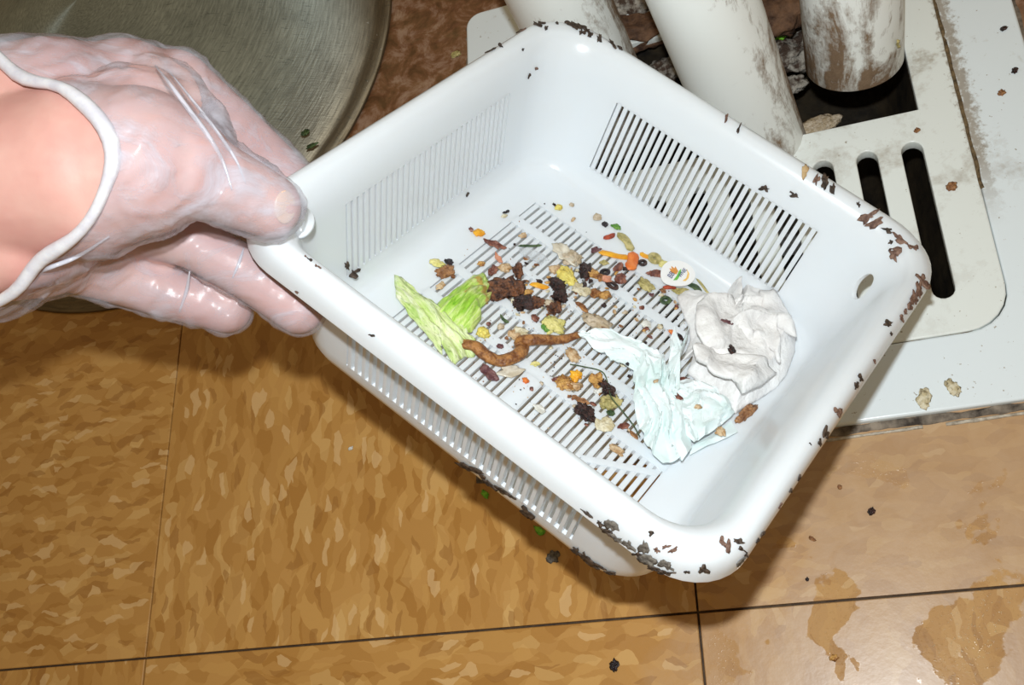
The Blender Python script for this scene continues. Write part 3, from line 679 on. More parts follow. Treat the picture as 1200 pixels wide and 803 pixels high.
# scraps: shape, name, material, u, v, length px, width px, height px, turn, label
SC = [
('c', 'egg_bit', 'egg', 567, 390, 12, 11, 7, .3, 'bright yellow egg cube touching the lower edge of the lettuce'),
('c', 'egg_bit', 'egg', 655, 243, 9, 7, 4, .3, 'small yellow egg bit alone near the top corner of the basket floor'),
('c', 'crumb', 'dark', 650, 240, 3, 5, 2, .3, 'dark edge crumb touching the left of the topmost yellow egg bit'),
('c', 'crumb', 'beige', 670, 240, 6, 5, 2, .3, 'pale tan crumb just right of the topmost yellow egg bit'),
('c', 'crumb', 'tan', 672, 257, 7, 3, 2, .9, 'faint sand-coloured crumb below the topmost egg bit'),
('c', 'crumb', 'cream', 591, 253, 7, 4, 3, .2, 'cream crumb under a tiny black flake, upper left of basket floor'),
('f', 'flake', 'black', 593, 249, 9, 4, 1, .3, 'tiny black flake on a cream crumb, upper left of basket floor'),
('c', 'egg_bit', 'yellow', 561, 273, 10, 9, 5, .1, 'golden yellow scrap with a brown corner, upper left of basket floor'),
('c', 'crumb', 'redbrown', 552, 269, 4, 6, 3, .1, 'brown crumb on the left corner of the golden yellow scrap'),
('f', 'onion_bit', 'tan', 612, 277, 16, 9, 2, .5, 'peach-beige thin scrap just above the green stem piece'),
('t', 'stem_piece', 'dkgreen', 621, 288, 34, 4, 3, 0.05, 'short dark green stem lying flat above the clear film'),
('f', 'plastic_film', 'film', 624, 301, 46, 24, 5, -.4, 'clear wrinkled plastic film scrap under the green stem'),
('f', 'bean_skin', 'redbrown', 579, 288, 26, 13, 5, -.5, 'shiny red-brown skin scrap above the brown meat lumps'),
('f', 'bean_skin', 'pink', 583, 303, 9, 18, 4, .3, 'pinkish tan scrap hanging below the red-brown skin'),
('c', 'meat_bit', 'redbrown', 577, 317, 12, 8, 5, .9, 'dark red-brown bit left of the tan onion heap'),
('c', 'onion_bit', 'tan', 592, 314, 12, 11, 6, .3, 'tan onion piece between red-brown bit and dark mince'),
('c', 'mince_lump', 'mince', 607, 317, 9, 19, 7, -0.17, 'upright dark brown mince lump right of the tan onion'),
('c', 'mince_lump', 'mince', 594, 338, 34, 24, 9, .2, 'largest round brown mince lump, right of the lettuce tip'),
('c', 'mince_lump', 'dark', 612, 355, 20, 17, 7, .2, 'glistening blackish mince lump below the largest brown lump'),
('c', 'mince_lump', 'mince', 628, 355, 14, 12, 6, .2, 'brown mince bit on the right side of the glistening black lump'),
('c', 'onion_bit', 'gold', 619, 343, 9, 7, 5, .2, 'golden translucent bit above the glistening black lump'),
('c', 'crumb', 'cream', 601, 353, 5, 4, 4, .2, 'small cream crumb left of the glistening black lump'),
('t', 'carrot_sliver', 'yellow', 632, 335, 26, 9, 5, -0.09, 'spindle-shaped orange-yellow carrot sliver in the middle of the scraps'),
('c', 'crumb', 'gold', 564, 309, 7, 6, 3, 0, 'lone pale gold dot between lettuce and pink scrap'),
('c', 'meat_bit', 'brown', 521, 319, 19, 13, 6, .4, 'brown meat bit above the lettuce, at far left'),
('c', 'egg_bit', 'egg_pale', 512, 308, 15, 8, 4, -.3, 'pale yellow scrap on top of the far left brown bit'),
('c', 'bean', 'black', 526, 307, 8, 6, 5, 0, 'small blue-black bead above the far left brown bit'),
('f', 'onion_bit', 'tan', 516, 336, 16, 8, 3, .7, 'tan flaky crumb below the far left brown bit'),
('c', 'mince_lump', 'dark', 653, 334, 15, 18, 7, 0, 'black-brown lump touching the tip of the carrot sliver'),
('c', 'mince_lump', 'dark', 657, 348, 14, 14, 7, .2, 'black-brown lump, middle one of the chain under the carrot sliver'),
('c', 'mince_lump', 'mince', 649, 361, 14, 12, 6, .8, 'dark lump, lowest of the chain under the carrot sliver'),
('c', 'onion_bit', 'beige', 643, 355, 9, 9, 4, .8, 'beige bit beside the lowest lump of the dark chain'),
('c', 'egg_bit', 'egg', 665, 324, 16, 24, 7, .4, 'yellow fluffy egg piece in the middle of the heap'),
('f', 'onion_slice', 'onion', 659, 298, 22, 36, 7, .5, 'curved translucent onion slice above the fluffy egg piece'),
('c', 'onion_bit', 'beige', 671, 303, 20, 18, 7, .4, 'dull beige mash right of the curved onion slice'),
('c', 'onion_bit', 'tan', 650, 315, 13, 9, 5, .4, 'peach crumb on the lower end of the curved onion slice'),
('f', 'onion_slice', 'cream', 680, 341, 22, 27, 6, .4, 'pale cream speckled slice below the fluffy egg piece'),
('f', 'flake', 'dark', 685, 334, 6, 9, 3, -.4, 'small dark flake on the pale cream speckled slice'),
('c', 'meat_bit', 'fried', 697, 344, 11, 10, 6, .4, 'orange-brown glossy bit right of the pale cream slice'),
('c', 'onion_bit', 'gold', 709, 346, 13, 9, 5, .4, 'golden bit beside the orange-brown glossy bit'),
('t', 'meat_sliver', 'fried', 682, 360, 22, 8, 5, -0.66, 'brown splinter-like sliver below the pale cream slice'),
('c', 'cabbage_bit', 'egg_pale', 648, 381, 20, 20, 7, .4, 'pale yellow-green cube above the curled fried strip'),
('c', 'herb_bit', 'green', 639, 385, 6, 9, 4, .4, 'green fleck at the left of the pale yellow-green cube'),
('c', 'crumb', 'redbrown', 627, 373, 9, 7, 4, -1.2, 'dark red crumb up-left of the pale yellow-green cube'),
('f', 'herb_bit', 'dkgreen', 590, 375, 5, 16, 2, .6, 'dark green sprig right of the bright yellow egg cube'),
('c', 'crumb', 'beige', 587, 383, 8, 6, 3, .6, 'beige crumb under the dark green sprig'),
('f', 'onion_bit', 'tan', 602, 394, 13, 17, 4, .4, 'translucent tan bit just above the bend of the fried strip'),
('c', 'crumb', 'cream', 611, 388, 14, 8, 3, -.4, 'cream crumb above the bend of the fried strip'),
('c', 'crumb', 'purple', 586, 406, 7, 5, 3, 0, 'tiny dark purple crumb above the fried strip'),
('f', 'bean_skin', 'purple', 571, 436, 14, 25, 4, .5, 'dark maroon scrap below the start of the fried strip'),
('f', 'mush', 'onion', 598, 436, 34, 18, 3, .1, 'greyish translucent mush below the fried strip'),
('c', 'crumb', 'orange', 616, 446, 6, 6, 4, .1, 'bright orange crumb right of the greyish mush'),
('c', 'crumb', 'redbrown', 623, 456, 4, 4, 3, .1, 'single red dot below the bright orange crumb'),
('f', 'crumb', 'egg_pale', 627, 427, 11, 6, 2, .1, 'faint yellow scrap under the end of the fried strip bend'),
('c', 'crumb', 'tan', 671, 416, 12, 16, 3, .5, 'sandy crumb with black specks left of the wrapper point'),
('c', 'onion_bit', 'gold', 662, 449, 18, 16, 6, .1, 'amber lump, left of two above the solid strip'),
('c', 'onion_bit', 'yellow', 675, 440, 11, 11, 6, .1, 'orange-yellow lump on top of the amber lump'),
('c', 'onion_bit', 'tan', 672, 453, 16, 10, 5, .1, 'brown-tan lump right of the amber lump'),
('c', 'crumb', 'redbrown', 652, 445, 8, 5, 4, .1, 'reddish crumb at the left of the amber lump'),
('f', 'onion_slice', 'gold', 697, 447, 20, 22, 7, .1, 'golden onion curl beside the dark thread'),
('c', 'mush', 'dark', 712, 455, 11, 17, 6, .5, 'black wet clot where the thread crosses the golden curl'),
('c', 'crumb', 'white', 703, 458, 12, 5, 4, .2, 'shiny white chips under the golden onion curl'),
('c', 'mush', 'olive', 714, 471, 20, 15, 6, .5, 'olive-grey mush lump on the lower thread'),
('c', 'crumb', 'dkgreen', 716, 484, 7, 6, 4, .5, 'dark green crumb below the olive-grey mush'),
('f', 'meat_sliver', 'brown', 680, 470, 21, 8, 3, -.3, 'thin brown leaf-like scrap over the dark crumb'),
('c', 'mince_lump', 'dark', 686, 483, 14, 18, 6, .3, 'dark brown crumb alone above the lower slots'),
('f', 'onion_bit', 'cream', 708, 499, 21, 23, 4, .3, 'cream-white flat bit on the lower slots'),
('f', 'onion_bit', 'white', 631, 480, 19, 10, 3, -.6, 'small white flat bit at the lower left slots'),
('f', 'meat_sliver', 'redbrown', 731, 500, 16, 8, 3, .2, 'reddish brown scrap touching the wrapper from the left'),
('t', 'meat_sliver', 'brown', 743, 510, 14, 6, 3, -0.96, 'brown sliver tucked under the wrapper edge'),
('c', 'mush', 'tan', 723, 527, 15, 8, 3, -.6, 'pale mush in the lowest slots left of the wrapper'),
('c', 'mush', 'beige', 700, 378, 28, 18, 5, -0.52, 'speckled beige mush above the wrapper point'),
('c', 'crumb', 'brown', 708, 387, 12, 7, 4, -.5, 'brown crumb at the right end of the speckled mush'),
('t', 'pepper_bit', 'red', 714, 277, 22, 8, 4, 0.52, 'red-orange pepper wedge with a thin tail near the top wall'),
('c', 'crumb', 'black', 709, 263, 6, 7, 4, .4, 'tiny black crumb above the red-orange wedge'),
('f', 'crumb', 'beige', 700, 255, 13, 11, 1, .4, 'faint beige smear-like crumb above the tiny black crumb'),
('c', 'herb_bit', 'green', 722, 266, 10, 6, 4, -.4, 'green tip at the top of the olive-yellow stalk'),
('t', 'stalk_piece', 'olive', 733, 283, 36, 13, 7, -0.91, 'olive-yellow mashed stalk leading down to the carrot cross'),
('f', 'flake', 'purple', 697, 294, 17, 8, 4, .3, 'dull purple shred left of the carrot cross'),
('t', 'carrot_strip', 'yellow', 720, 299, 44, 9, 5, -0.14, 'yellow-orange carrot strip under the broad orange one'),
('t', 'carrot_strip', 'orange', 740, 306, 36, 15, 6, 1.33, 'broad orange carrot strip lying across the yellow strip'),
('t', 'carrot_strip', 'yellow', 757, 300, 18, 8, 4, -0.52, 'short yellow carrot end right of the broad orange strip'),
('r', 'olive_ring', 'dark', 753, 308, 13, 11, 5, .3, 'dark purple olive ring right of the broad orange carrot'),
('r', 'olive_ring', 'black', 709, 319, 15, 11, 5, .3, 'black olive ring in the heap left of the carrots'),
('r', 'olive_ring', 'dark', 717, 334, 19, 12, 6, -.6, 'shiny dark olive ring, lowest one in the heap'),
('c', 'pepper_bit', 'olive', 708, 308, 9, 6, 3, 0, 'small yellow-green ring-like bit above the black olive ring'),
('t', 'meat_sliver', 'redbrown', 724, 313, 22, 10, 5, 0.87, 'red-brown piece left of the broad orange carrot'),
('c', 'meat_bit', 'redbrown', 727, 327, 12, 12, 5, .5, 'rust-coloured bit under the broad orange carrot'),
('c', 'meat_bit', 'dark', 686, 318, 14, 20, 6, -.3, 'blackish brown bit right of the fluffy egg piece'),
('c', 'onion_bit', 'gold', 695, 321, 15, 11, 5, -.3, 'golden-tan bit right of the blackish brown bit'),
('c', 'meat_bit', 'pink', 711, 327, 9, 8, 5, -.3, 'salmon pink bit on top of the lowest olive ring'),
('c', 'meat_bit', 'fried', 704, 326, 9, 8, 5, -.3, 'rust-orange bit left of the salmon pink bit'),
('r', 'onion_ring', 'olive', 767, 303, 19, 19, 4, .4, 'pale greenish onion curl left of the sticker, near the wall'),
('c', 'meat_bit', 'redbrown', 770, 321, 20, 9, 5, 0.00, 'rusty brown shreds touching the left edge of the sticker'),
('c', 'crumb', 'egg_pale', 777, 309, 11, 9, 3, .4, 'pale yellow crumb above the rusty shreds'),
('t', 'pepper_bit', 'red', 785, 337, 20, 7, 5, -0.14, 'bright red pepper piece poking out below the sticker'),
('t', 'herb_bit', 'dkgreen', 814, 337, 24, 10, 5, -0.52, 'dark herb clump right below the sticker'),
('t', 'stalk_piece', 'olive', 824, 336, 32, 4, 3, -0.87, 'thin yellowish straw along the wall right of the sticker'),
('c', 'mush', 'olive', 800, 342, 20, 8, 5, -0.17, 'mixed olive crumbs between sticker and tissue'),
('c', 'herb_bit', 'olive', 757, 334, 18, 12, 4, -0.70, 'olive-green shred below the rusty shreds'),
('f', 'flake', 'purple', 763, 346, 8, 6, 2, 0, 'tiny dark flake by the slots under the olive-green shred'),
('r', 'olive_ring', 'dkgreen', 780, 352, 16, 13, 4, .3, 'dark greenish ring left of the tissue'),
('c', 'crumb', 'white', 757, 380, 10, 9, 3, 0, 'white bit on the slots above the wrapper'),
('c', 'crumb', 'orange', 787, 389, 6, 5, 3, 0, 'orange crumb above the upright wrapper fold'),
('c', 'crumb', 'dark', 797, 395, 8, 3, 3, -.9, 'dark crumb on top of the upright wrapper fold'),
('c', 'crumb', 'redbrown', 801, 446, 12, 7, 5, .2, 'red-brown crumb between wrapper and tissue'),
('f', 'herb_bit', 'dark', 0, 0, 0, 0, 0, 0, ''),
('c', 'mush', 'brown', 874, 485, 30, 9, 6, 0.66, 'brown mush squeezed under the lower edge of the tissue'),
('c', 'crumb', 'tan', 845, 506, 9, 9, 3, .8, 'light brown stain crumb on the lower flap of the wrapper'),
]
zo = {}
for i, (sh, nm, mt, u, v, a, b, h, rz, lab) in enumerate(SC):
    if not lab: continue
    gf = {'c': 1.38, 'f': 1.25, 't': 1.08, 'r': 1.15}[sh]; a, b, h = a * MM * gf, b * MM * gf, max(h, 2) * MM * (gf if sh != 'f' else 1)
    z = h * .27
    onwrap = 'flap of the wrapper' in lab; onmore = any(k in lab for k in ('on top of', 'lying across', 'on the pale', 'where the thread', 'on a cream'))
    if onwrap: z += .0055
    if onmore: z += .0022
    # turn given in photo terms; convert by looking at the picture's x direction on the basket floor
    e = onb(u + 10 * math.cos(rz), v - 10 * math.sin(rz)) - onb(u, v); rt = math.atan2(e.y, e.x)
    mw = BM @ Matrix.Translation(onb(u, v, z)) @ Matrix.Rotation(rt, 4, 'Z')
    if sh == 'c': o = chunk(nm, (a / 2, b / 2, h / 2), M[mt], i, mw, amp=.55 if mt in ('mince', 'dark') else .38, sub=4 if a > 9 * MM else 3)
    elif sh == 'f':
        rnd = random.Random(i); k = 15
        pts = [(a / 2 * math.cos(t) * f, b / 2 * math.sin(t) * f) for t, f in ((2 * PI * j / k, .82 + .55 * nz((math.cos(2 * PI * j / k), math.sin(2 * PI * j / k), 0), 1.3, i) + rnd.uniform(-.12, .12)) for j in range(k))]
        def top(x, y, e, s=i, hh=h): return hh * (.45 + .5 * nz((x, y, 0), 260, s) + .35 * nz((x, y, 0), 700, s + 4)) + .0003
        o = patty(nm, pts, M[mt], top, mw, rings=6, sub=3)
    elif sh == 't':
        bm = bmesh.new(); n = 9; P = []; Rr = []
        for j in range(n):
            t = j / (n - 1) * 2 - 1; P.append((t * a / 2, b * .12 * math.sin(t * 2.2 + i), h * .1 * math.sin(t * 4 + i)))
            blunt = nm in ('carrot_strip', 'stalk_piece', 'stem_piece')
            f = (1 - abs(t) ** (8 if blunt else 2.2)) ** .5 * .93 + .07; f *= 1 + .18 * nz((t, i, 0), 3, i); Rr.append((b / 2 * f, h / 2 * f * .8))
        tube(bm, P, Rr, 10); o = obj(nm, bm, M[mt], None, True, mw)
    elif sh == 'r':
        bm = bmesh.new(); k = 20; rings = []
        for j in range(k):
            t = 2 * PI * j / k; rr = b * .20 * (1 + .25 * nz((math.cos(t), math.sin(t), 0), 2, i)); cx, cy = math.cos(t), math.sin(t)
            rings.append([bm.verts.new((cx * (a / 2 - rr + rr * math.cos(s)), cy * (b / 2 - rr + rr * math.cos(s)), rr * math.sin(s) * .9)) for s in (2 * PI * q / 8 for q in range(8))])
        for j in range(k):
            A, B = rings[j], rings[(j + 1) % k]
            for q in range(8): bm.faces.new((A[q], A[(q + 1) % 8], B[(q + 1) % 8], B[q]))
        o = obj(nm, bm, M[mt], None, True, mw)
    tag(o, lab, 'food scrap')
rnd = random.Random(11)
for i in range(110):
    cu_, cv_, su, sv = rnd.choice([(600, 335, 34, 22), (665, 335, 34, 26), (715, 325, 34, 24), (690, 460, 30, 22), (590, 395, 50, 20), (780, 355, 22, 12), (735, 390, 40, 12)])
    u, v = rnd.gauss(cu_, su), rnd.gauss(cv_, sv); q = onb(u, v, 0)
    if not (BX0 < q.x < .05 and BY0 + .01 < q.y < BY1): continue
    r1 = rnd.uniform(3, 8) * MM; hh = r1 * .5
    mk = rnd.choice(['brown', 'tan', 'beige', 'dark', 'redbrown', 'gold', 'fried', 'cream'])
    word = {'brown': 'brown', 'tan': 'tan', 'beige': 'beige', 'dark': 'blackish', 'redbrown': 'red-brown', 'gold': 'golden', 'fried': 'dark orange-brown', 'cream': 'cream'}[mk]
    place = {600: 'around the large mince lumps', 665: 'around the fluffy egg piece', 715: 'left of the carrot strips', 690: 'left of the wrapper', 590: 'around the curled fried strip', 780: 'between sticker and tissue', 735: 'above the wrapper'}[cu_]
    o = chunk('crumb', (r1 * .6, r1 * rnd.uniform(.3, .6), hh * .5), M[mk], 500 + i, BM @ Matrix.Translation(onb(u, v, hh * .2)) @ Matrix.Rotation(rnd.random() * 6, 4, 'Z'), .5, 2)
    tag(o, 'tiny ' + word + ' crumb strewn ' + place, 'food scrap', 'tiny ' + word + ' crumbs ' + place)
# scraps caught in the tissue and on the wrapper
bv = {}
def surf(u, v, objs):
    d = (CROT @ Vector(((u - 600) / FPX, -(v - 401.5) / FPX, -1))).normalized(); best = None
    for o in objs:
        if o.name not in bv:
            me = o.data; bv[o.name] = BVHTree.FromPolygons([o.matrix_world @ x.co for x in me.vertices], [p.vertices[:] for p in me.polygons])
        h = bv[o.name].ray_cast(CAM, d)
        if h[0] is not None and (best is None or h[3] < best[2]): best = (h[0], h[1] if h[1].dot(d) < 0 else -h[1], h[3])
    return best
bpy.context.view_layer.update()
tissue = bpy.data.objects['crumpled_tissue']; folds_o = [o for o in bpy.data.objects if o.name.startswith('paper_fold')]
def on_surface(name, shape, mat, u, v, a, b, h, rz, objs, lab=None, cat=None, parent=None, seed=0, lift=.3, group=None):
    s = surf(u, v, objs)
    if s is None: return None
    p, nrm, _ = s; q = nrm.to_track_quat('Z', 'Y'); sc_ = (p - CAM).length / FPX
    mw = Matrix.Translation(p + nrm * h * sc_ * lift) @ q.to_matrix().to_4x4() @ Matrix.Rotation(rz, 4, 'Z')
    if shape == 'flake':
        rnd = random.Random(seed); k = 17
        pts = [(a * sc_ / 2 * math.cos(t) * f, b * sc_ / 2 * math.sin(t) * f) for t, f in ((2 * PI * j / k, max(.25, .8 + 1.1 * nz((math.cos(2 * PI * j / k), math.sin(2 * PI * j / k), 0), 1.2, seed)) + rnd.uniform(-.16, .16)) for j in range(k))]
        o = patty(name, pts, M[mat], lambda x, y, e: h * sc_ * (.6 + .6 * nz((x, y, 0), 900, seed) - .3 * e) + .0001, mw, rings=3, sub=2)
    else: o = chunk(name, (a * sc_ / 2, b * sc_ / 2, h * sc_ / 2), M[mat], seed, mw, .5, 3)
    if parent: o.parent = parent; o.matrix_world = mw
    if lab: tag(o, lab, cat, group)
    return o
on_surface('onion_skin', 'flake', 'purple', 852, 378, 20, 9, 3, -.9, [tissue], 'purple-brown onion skin sliver caught in a fold of the tissue', 'food scrap', seed=1)
on_surface('crumb', 'chunk', 'dark', 857, 410, 12, 9, 4, .4, [tissue], 'small black seed cluster on the middle of the tissue', 'food scrap', seed=2)
on_surface('flake', 'flake', 'redbrown', 797, 466, 14, 7, 3, .6, folds_o, 'dark red flake on the wrapper beside its central fold', 'food scrap', seed=3)
on_surface('crumb', 'chunk', 'tan', 817, 477, 9, 6, 2, .6, folds_o, 'light brown crumb on the right half of the wrapper', 'food scrap', seed=4)
on_surface('crumb', 'chunk', 'tan', 769, 447, 6, 8, 2, .6, folds_o, 'yellow-brown crumb near the middle crease of the wrapper', 'food scrap', seed=5)
on_surface('crumb', 'chunk', 'black', 735, 427, 4, 5, 2, .6, folds_o, 'black speck on the upper arm of the wrapper', 'food scrap', seed=6)

# ------------------------------------------------------------------ grime stuck on the basket
G = [ # u, v, a, b, material
(575, 55, 9, 4, 'grime'), (586, 49, 5, 3, 'grime'), (612, 36, 9, 4, 'grime'), (616, 33, 6, 3, 'grime_brown'), (632, 26, 8, 5, 'grime'), (640, 33, 5, 3, 'grime'), (635, 23, 6, 5, 'grime'),
(670, 24, 14, 6, 'grime'), (677, 23, 9, 8, 'grime'), (684, 29, 10, 6, 'grime'), (690, 33, 10, 7, 'grime'), (682, 38, 6, 5, 'grime'), (692, 42, 4, 4, 'grime'), (705, 42, 12, 4, 'grime'), (718, 52, 12, 4, 'grime'), (726, 57, 6, 3, 'grime'),
(665, 28, 5, 4, 'grime'), (653, 28, 4, 2, 'grime'), (620, 88, 5, 3, 'grime'), (628, 80, 3, 3, 'grime_brown'), (612, 58, 3, 2, 'grime'),
(851, 139, 7, 3, 'grime_brown'), (866, 150, 7, 3, 'grime'), (896, 221, 9, 6, 'grime'), (931, 228, 8, 5, 'grime'), (943, 201, 12, 5, 'tanstain'), (957, 211, 10, 5, 'grime_brown'), (966, 214, 12, 6, 'grime'), (975, 222, 10, 4, 'grime'), (1006, 240, 5, 3, 'grime'),
(1018, 254, 14, 8, 'grime_brown'), (1028, 260, 16, 8, 'grime_brown'), (1040, 270, 7, 5, 'grime'), (1054, 280, 14, 6, 'grime_brown'), (1070, 290, 9, 7, 'grime_brown'), (1044, 284, 4, 5, 'grime'), (1049, 298, 15, 10, 'grime_brown'),
(1080, 328, 13, 12, 'grime_brown'), (1077, 340, 14, 14, 'grime_brown'), (1072, 350, 12, 12, 'grime_brown'), (1066, 358, 9, 8, 'grime_brown'), (1060, 366, 7, 7, 'grime_brown'), (1056, 373, 4, 6, 'grime_brown'), (1041, 381, 6, 10, 'grime'), (1044, 391, 3, 4, 'grime'),
(1024, 424, 4, 4, 'grime_brown'), (1008, 443, 7, 9, 'grime'), (1003, 452, 8, 6, 'grime'), (981, 483, 9, 10, 'grime_brown'), (967, 508, 12, 8, 'grime'), (960, 519, 7, 8, 'grime'), (949, 520, 3, 3, 'grime'),
(936, 560, 5, 6, 'grime'), (926, 575, 5, 6, 'grime'), (913, 594, 5, 5, 'grime_brown'), (893, 626, 8, 8, 'grime'), (887, 634, 6, 6, 'grime'), (865, 635, 5, 10, 'grime'), (869, 643, 4, 10, 'grime'), (874, 650, 4, 8, 'grime'),
(868, 658, 13, 10, 'grime_grey'), (846, 636, 10, 7, 'grime_brown'), (853, 641, 9, 6, 'grime_brown'), (824, 668, 8, 11, 'grime'), (805, 670, 5, 3, 'grime'), (778, 661, 10, 13, 'grime_grey'), (784, 665, 9, 9, 'grime_grey'),
(690, 602, 11, 4, 'grime'), (704, 613, 8, 6, 'grime'), (716, 616, 12, 12, 'grime_grey'), (712, 623, 14, 7, 'grime'), (724, 632, 14, 9, 'grime_grey'), (737, 638, 15, 9, 'grime_grey'), (748, 650, 14, 7, 'grime'), (755, 642, 8, 20, 'grime_grey'), (760, 656, 16, 14, 'grime_grey'),
(768, 667, 14, 6, 'grime'), (776, 675, 12, 5, 'grime'), (763, 626, 5, 4, 'grime'), (780, 641, 8, 4, 'grime_brown'), (789, 645, 8, 4, 'grime_brown'), (770, 645, 5, 5, 'grime_brown'),
(545, 552, 20, 9, 'grime'), (558, 558, 22, 10, 'grime'), (574, 567, 20, 9, 'grime'), (588, 574, 22, 6, 'grime'), (598, 580, 12, 4, 'grime'), (545, 563, 18, 16, 'grime_grey'), (612, 604, 14, 14, 'grime'), (613, 612, 6, 8, 'grime'),
(672, 650, 10, 12, 'grime'), (682, 656, 18, 14, 'grime'), (692, 661, 16, 12, 'grime'), (700, 668, 12, 7, 'grime'), (715, 671, 12, 7, 'grime'),
(414, 319, 13, 13, 'grime'), (411, 312, 5, 12, 'grime'), (363, 305, 5, 3, 'grime'), (371, 312, 8, 4, 'grime_brown'), (358, 301, 4, 2, 'grime_brown'), (348, 342, 4, 2, 'grime_brown'), (437, 393, 6, 2, 'grime'), (547, 228, 3, 4, 'grime'), (425, 412, 3, 6, 'grime_grey')]
M['tanstain'] = simple('tan_stain', (204, 176, 132), .6, (186, 150, 104))
for i, (u, v, a, b, mt) in enumerate(G):
    for du, dv in ((0, 0), (-3, 3), (-5, 0), (0, 5), (4, -4), (-6, -6), (0, -8), (-8, 6)):
        o = on_surface('grime_flake', 'flake', mt, u + du, v + dv, a * 1.5, b * 1.5, 2.6, random.uniform(-.3, .3), [shell], parent=bask, seed=i + 50, lift=.05)
        if o: break
# scattered crumbs and pepper-fine specks on the basket floor
bm = bmesh.new(); rnd = random.Random(3)
for i in range(420):
    u = rnd.gauss(680, 75); v = rnd.gauss(375, 55)
    q = onb(u, v, .0002)
    if not (BX0 - .004 < q.x < BX1 and BY0 < q.y < BY1 + .006): continue
    r = rnd.uniform(.00018, .0005); m = Matrix.Translation(q + Vector((0, 0, r * .4))) @ Euler((rnd.random() * 6, rnd.random() * 6, 0)).to_matrix().to_4x4() @ Matrix.Diagonal((1, rnd.uniform(.5, 1), .6, 1))
    rr = bmesh.ops.create_icosphere(bm, subdivisions=1, radius=r, matrix=m)
    mi = rnd.choice([0, 0, 1, 2, 2])
    for vv in rr['verts']:
        for f in vv.link_faces: f.material_index = mi
o = obj('food_specks', bm, [M['dark'], M['brown'], M['tan']], None, True, BM); tag(o, 'fine dark and tan food specks scattered over the basket floor', 'crumbs', kind='stuff')

# ------------------------------------------------------------------ bits on the sink, the pipes and the floor
def gbit(name, mat, u, v, a, b, h, z, lab, rz=0, cat='debris', seed=0, shape='c'):
    p = ground(u, v, z); s = (p - CAM).length / FPX; mw = Matrix.Translation(p + Vector((0, 0, h * s * .27))) @ Matrix.Rotation(rz, 4, 'Z')
    o = chunk(name, (a * s / 2, b * s / 2, h * s / 2), M[mat], seed, mw, .5, 3); tag(o, lab, cat); return o
SZ = .0036
gbit('food_crumb', 'cream', 1083, 468, 13, 22, 4, SZ, 'cream food crumb on the sink edge, left one of two', 0, 'crumb', 1)
gbit('food_crumb', 'cream', 1117, 454, 12, 20, 4, SZ, 'cream food crumb on the sink edge, right one of two', .3, 'crumb', 2)
gbit('food_crumb', 'brown', 1115, 219, 12, 9, 4, SZ, 'brown flake on the grate right of the longest slot', .5, 'crumb', 3)
gbit('food_crumb', 'brown', 1075, 153, 6, 5, 3, SZ, 'small brown crumb on the grate above the longest slot', .5, 'crumb', 4)
gbit('food_crumb', 'dark', 1189, 83, 7, 6, 4, SZ, 'black speck on the right side of the sink edge', .5, 'crumb', 5)
gbit('food_crumb', 'brown', 1174, 109, 7, 6, 3, SZ, 'brown speck on the right side of the sink edge', .5, 'crumb', 6)
gbit('food_crumb', 'dark', 1176, 34, 6, 5, 3, SZ, 'topmost dark speck on the right side of the sink edge', .5, 'crumb', 7)
gbit('food_crumb', 'black', 720, 781, 9, 12, 5, 0, 'black crumb on the floor at the bottom of the picture', .2, 'crumb', 8)
gbit('food_crumb', 'dark', 1021, 600, 9, 7, 4, 0, 'dark crumb on the floor below the sink', .7, 'crumb', 9)
gbit('food_crumb', 'brown', 984, 571, 5, 5, 3, 0, 'round brown crumb on the floor near the basket edge', .2, 'crumb', 10)
gbit('food_crumb', 'brown', 952, 632, 8, 4, 3, 0, 'thin brown crumb on the floor right of the basket corner', -.7, 'crumb', 11)
gbit('food_crumb', 'grime_grey', 648, 653, 14, 14, 4, 0, 'grey crumb on the floor below the basket underside', .2, 'crumb', 12)
gbit('food_crumb', 'black', 946, 679, 4, 4, 3, 0, 'black dot on the floor near the wet patches', .2, 'crumb', 13)
gbit('food_crumb', 'gold', 977, 771, 8, 7, 4, 0, 'amber drop-like crumb on the floor in the dull lower right patch', .2, 'crumb', 14)
gbit('food_crumb', 'lime', 569, 580, 6, 12, 4, 0, 'bright green shred on the floor beside the hanging grime', .5, 'crumb', 15)
gbit('food_crumb', 'lime', 632, 622, 14, 8, 4, 0, 'lime-green shred on the floor just under the basket bottom', -.7, 'crumb', 16)
gbit('food_crumb', 'olive', 535, 64, 10, 8, 4, 0, 'olive crumb on the dirty floor beside the steel bowl', .2, 'crumb', 17)
gbit('food_crumb', 'white', 411, 526, 6, 4, 3, 0, 'tiny white chip on the floor left of the basket', .2, 'crumb', 18)
gbit('leaf_flake', 'dkgreen', 358, 156, 9, 7, 3, .029, 'upper dark green flake on the steel bowl', .2, 'crumb', 19)
gbit('leaf_flake', 'dkgreen', 366, 171, 14, 5, 3, .029, 'lower dark green flake on the steel bowl', .2, 'crumb', 20)
gbit('food_crumb', 'white', 65, 39, 8, 7, 3, .029, 'white speck on the steel bowl above the wrist', .2, 'crumb', 21)
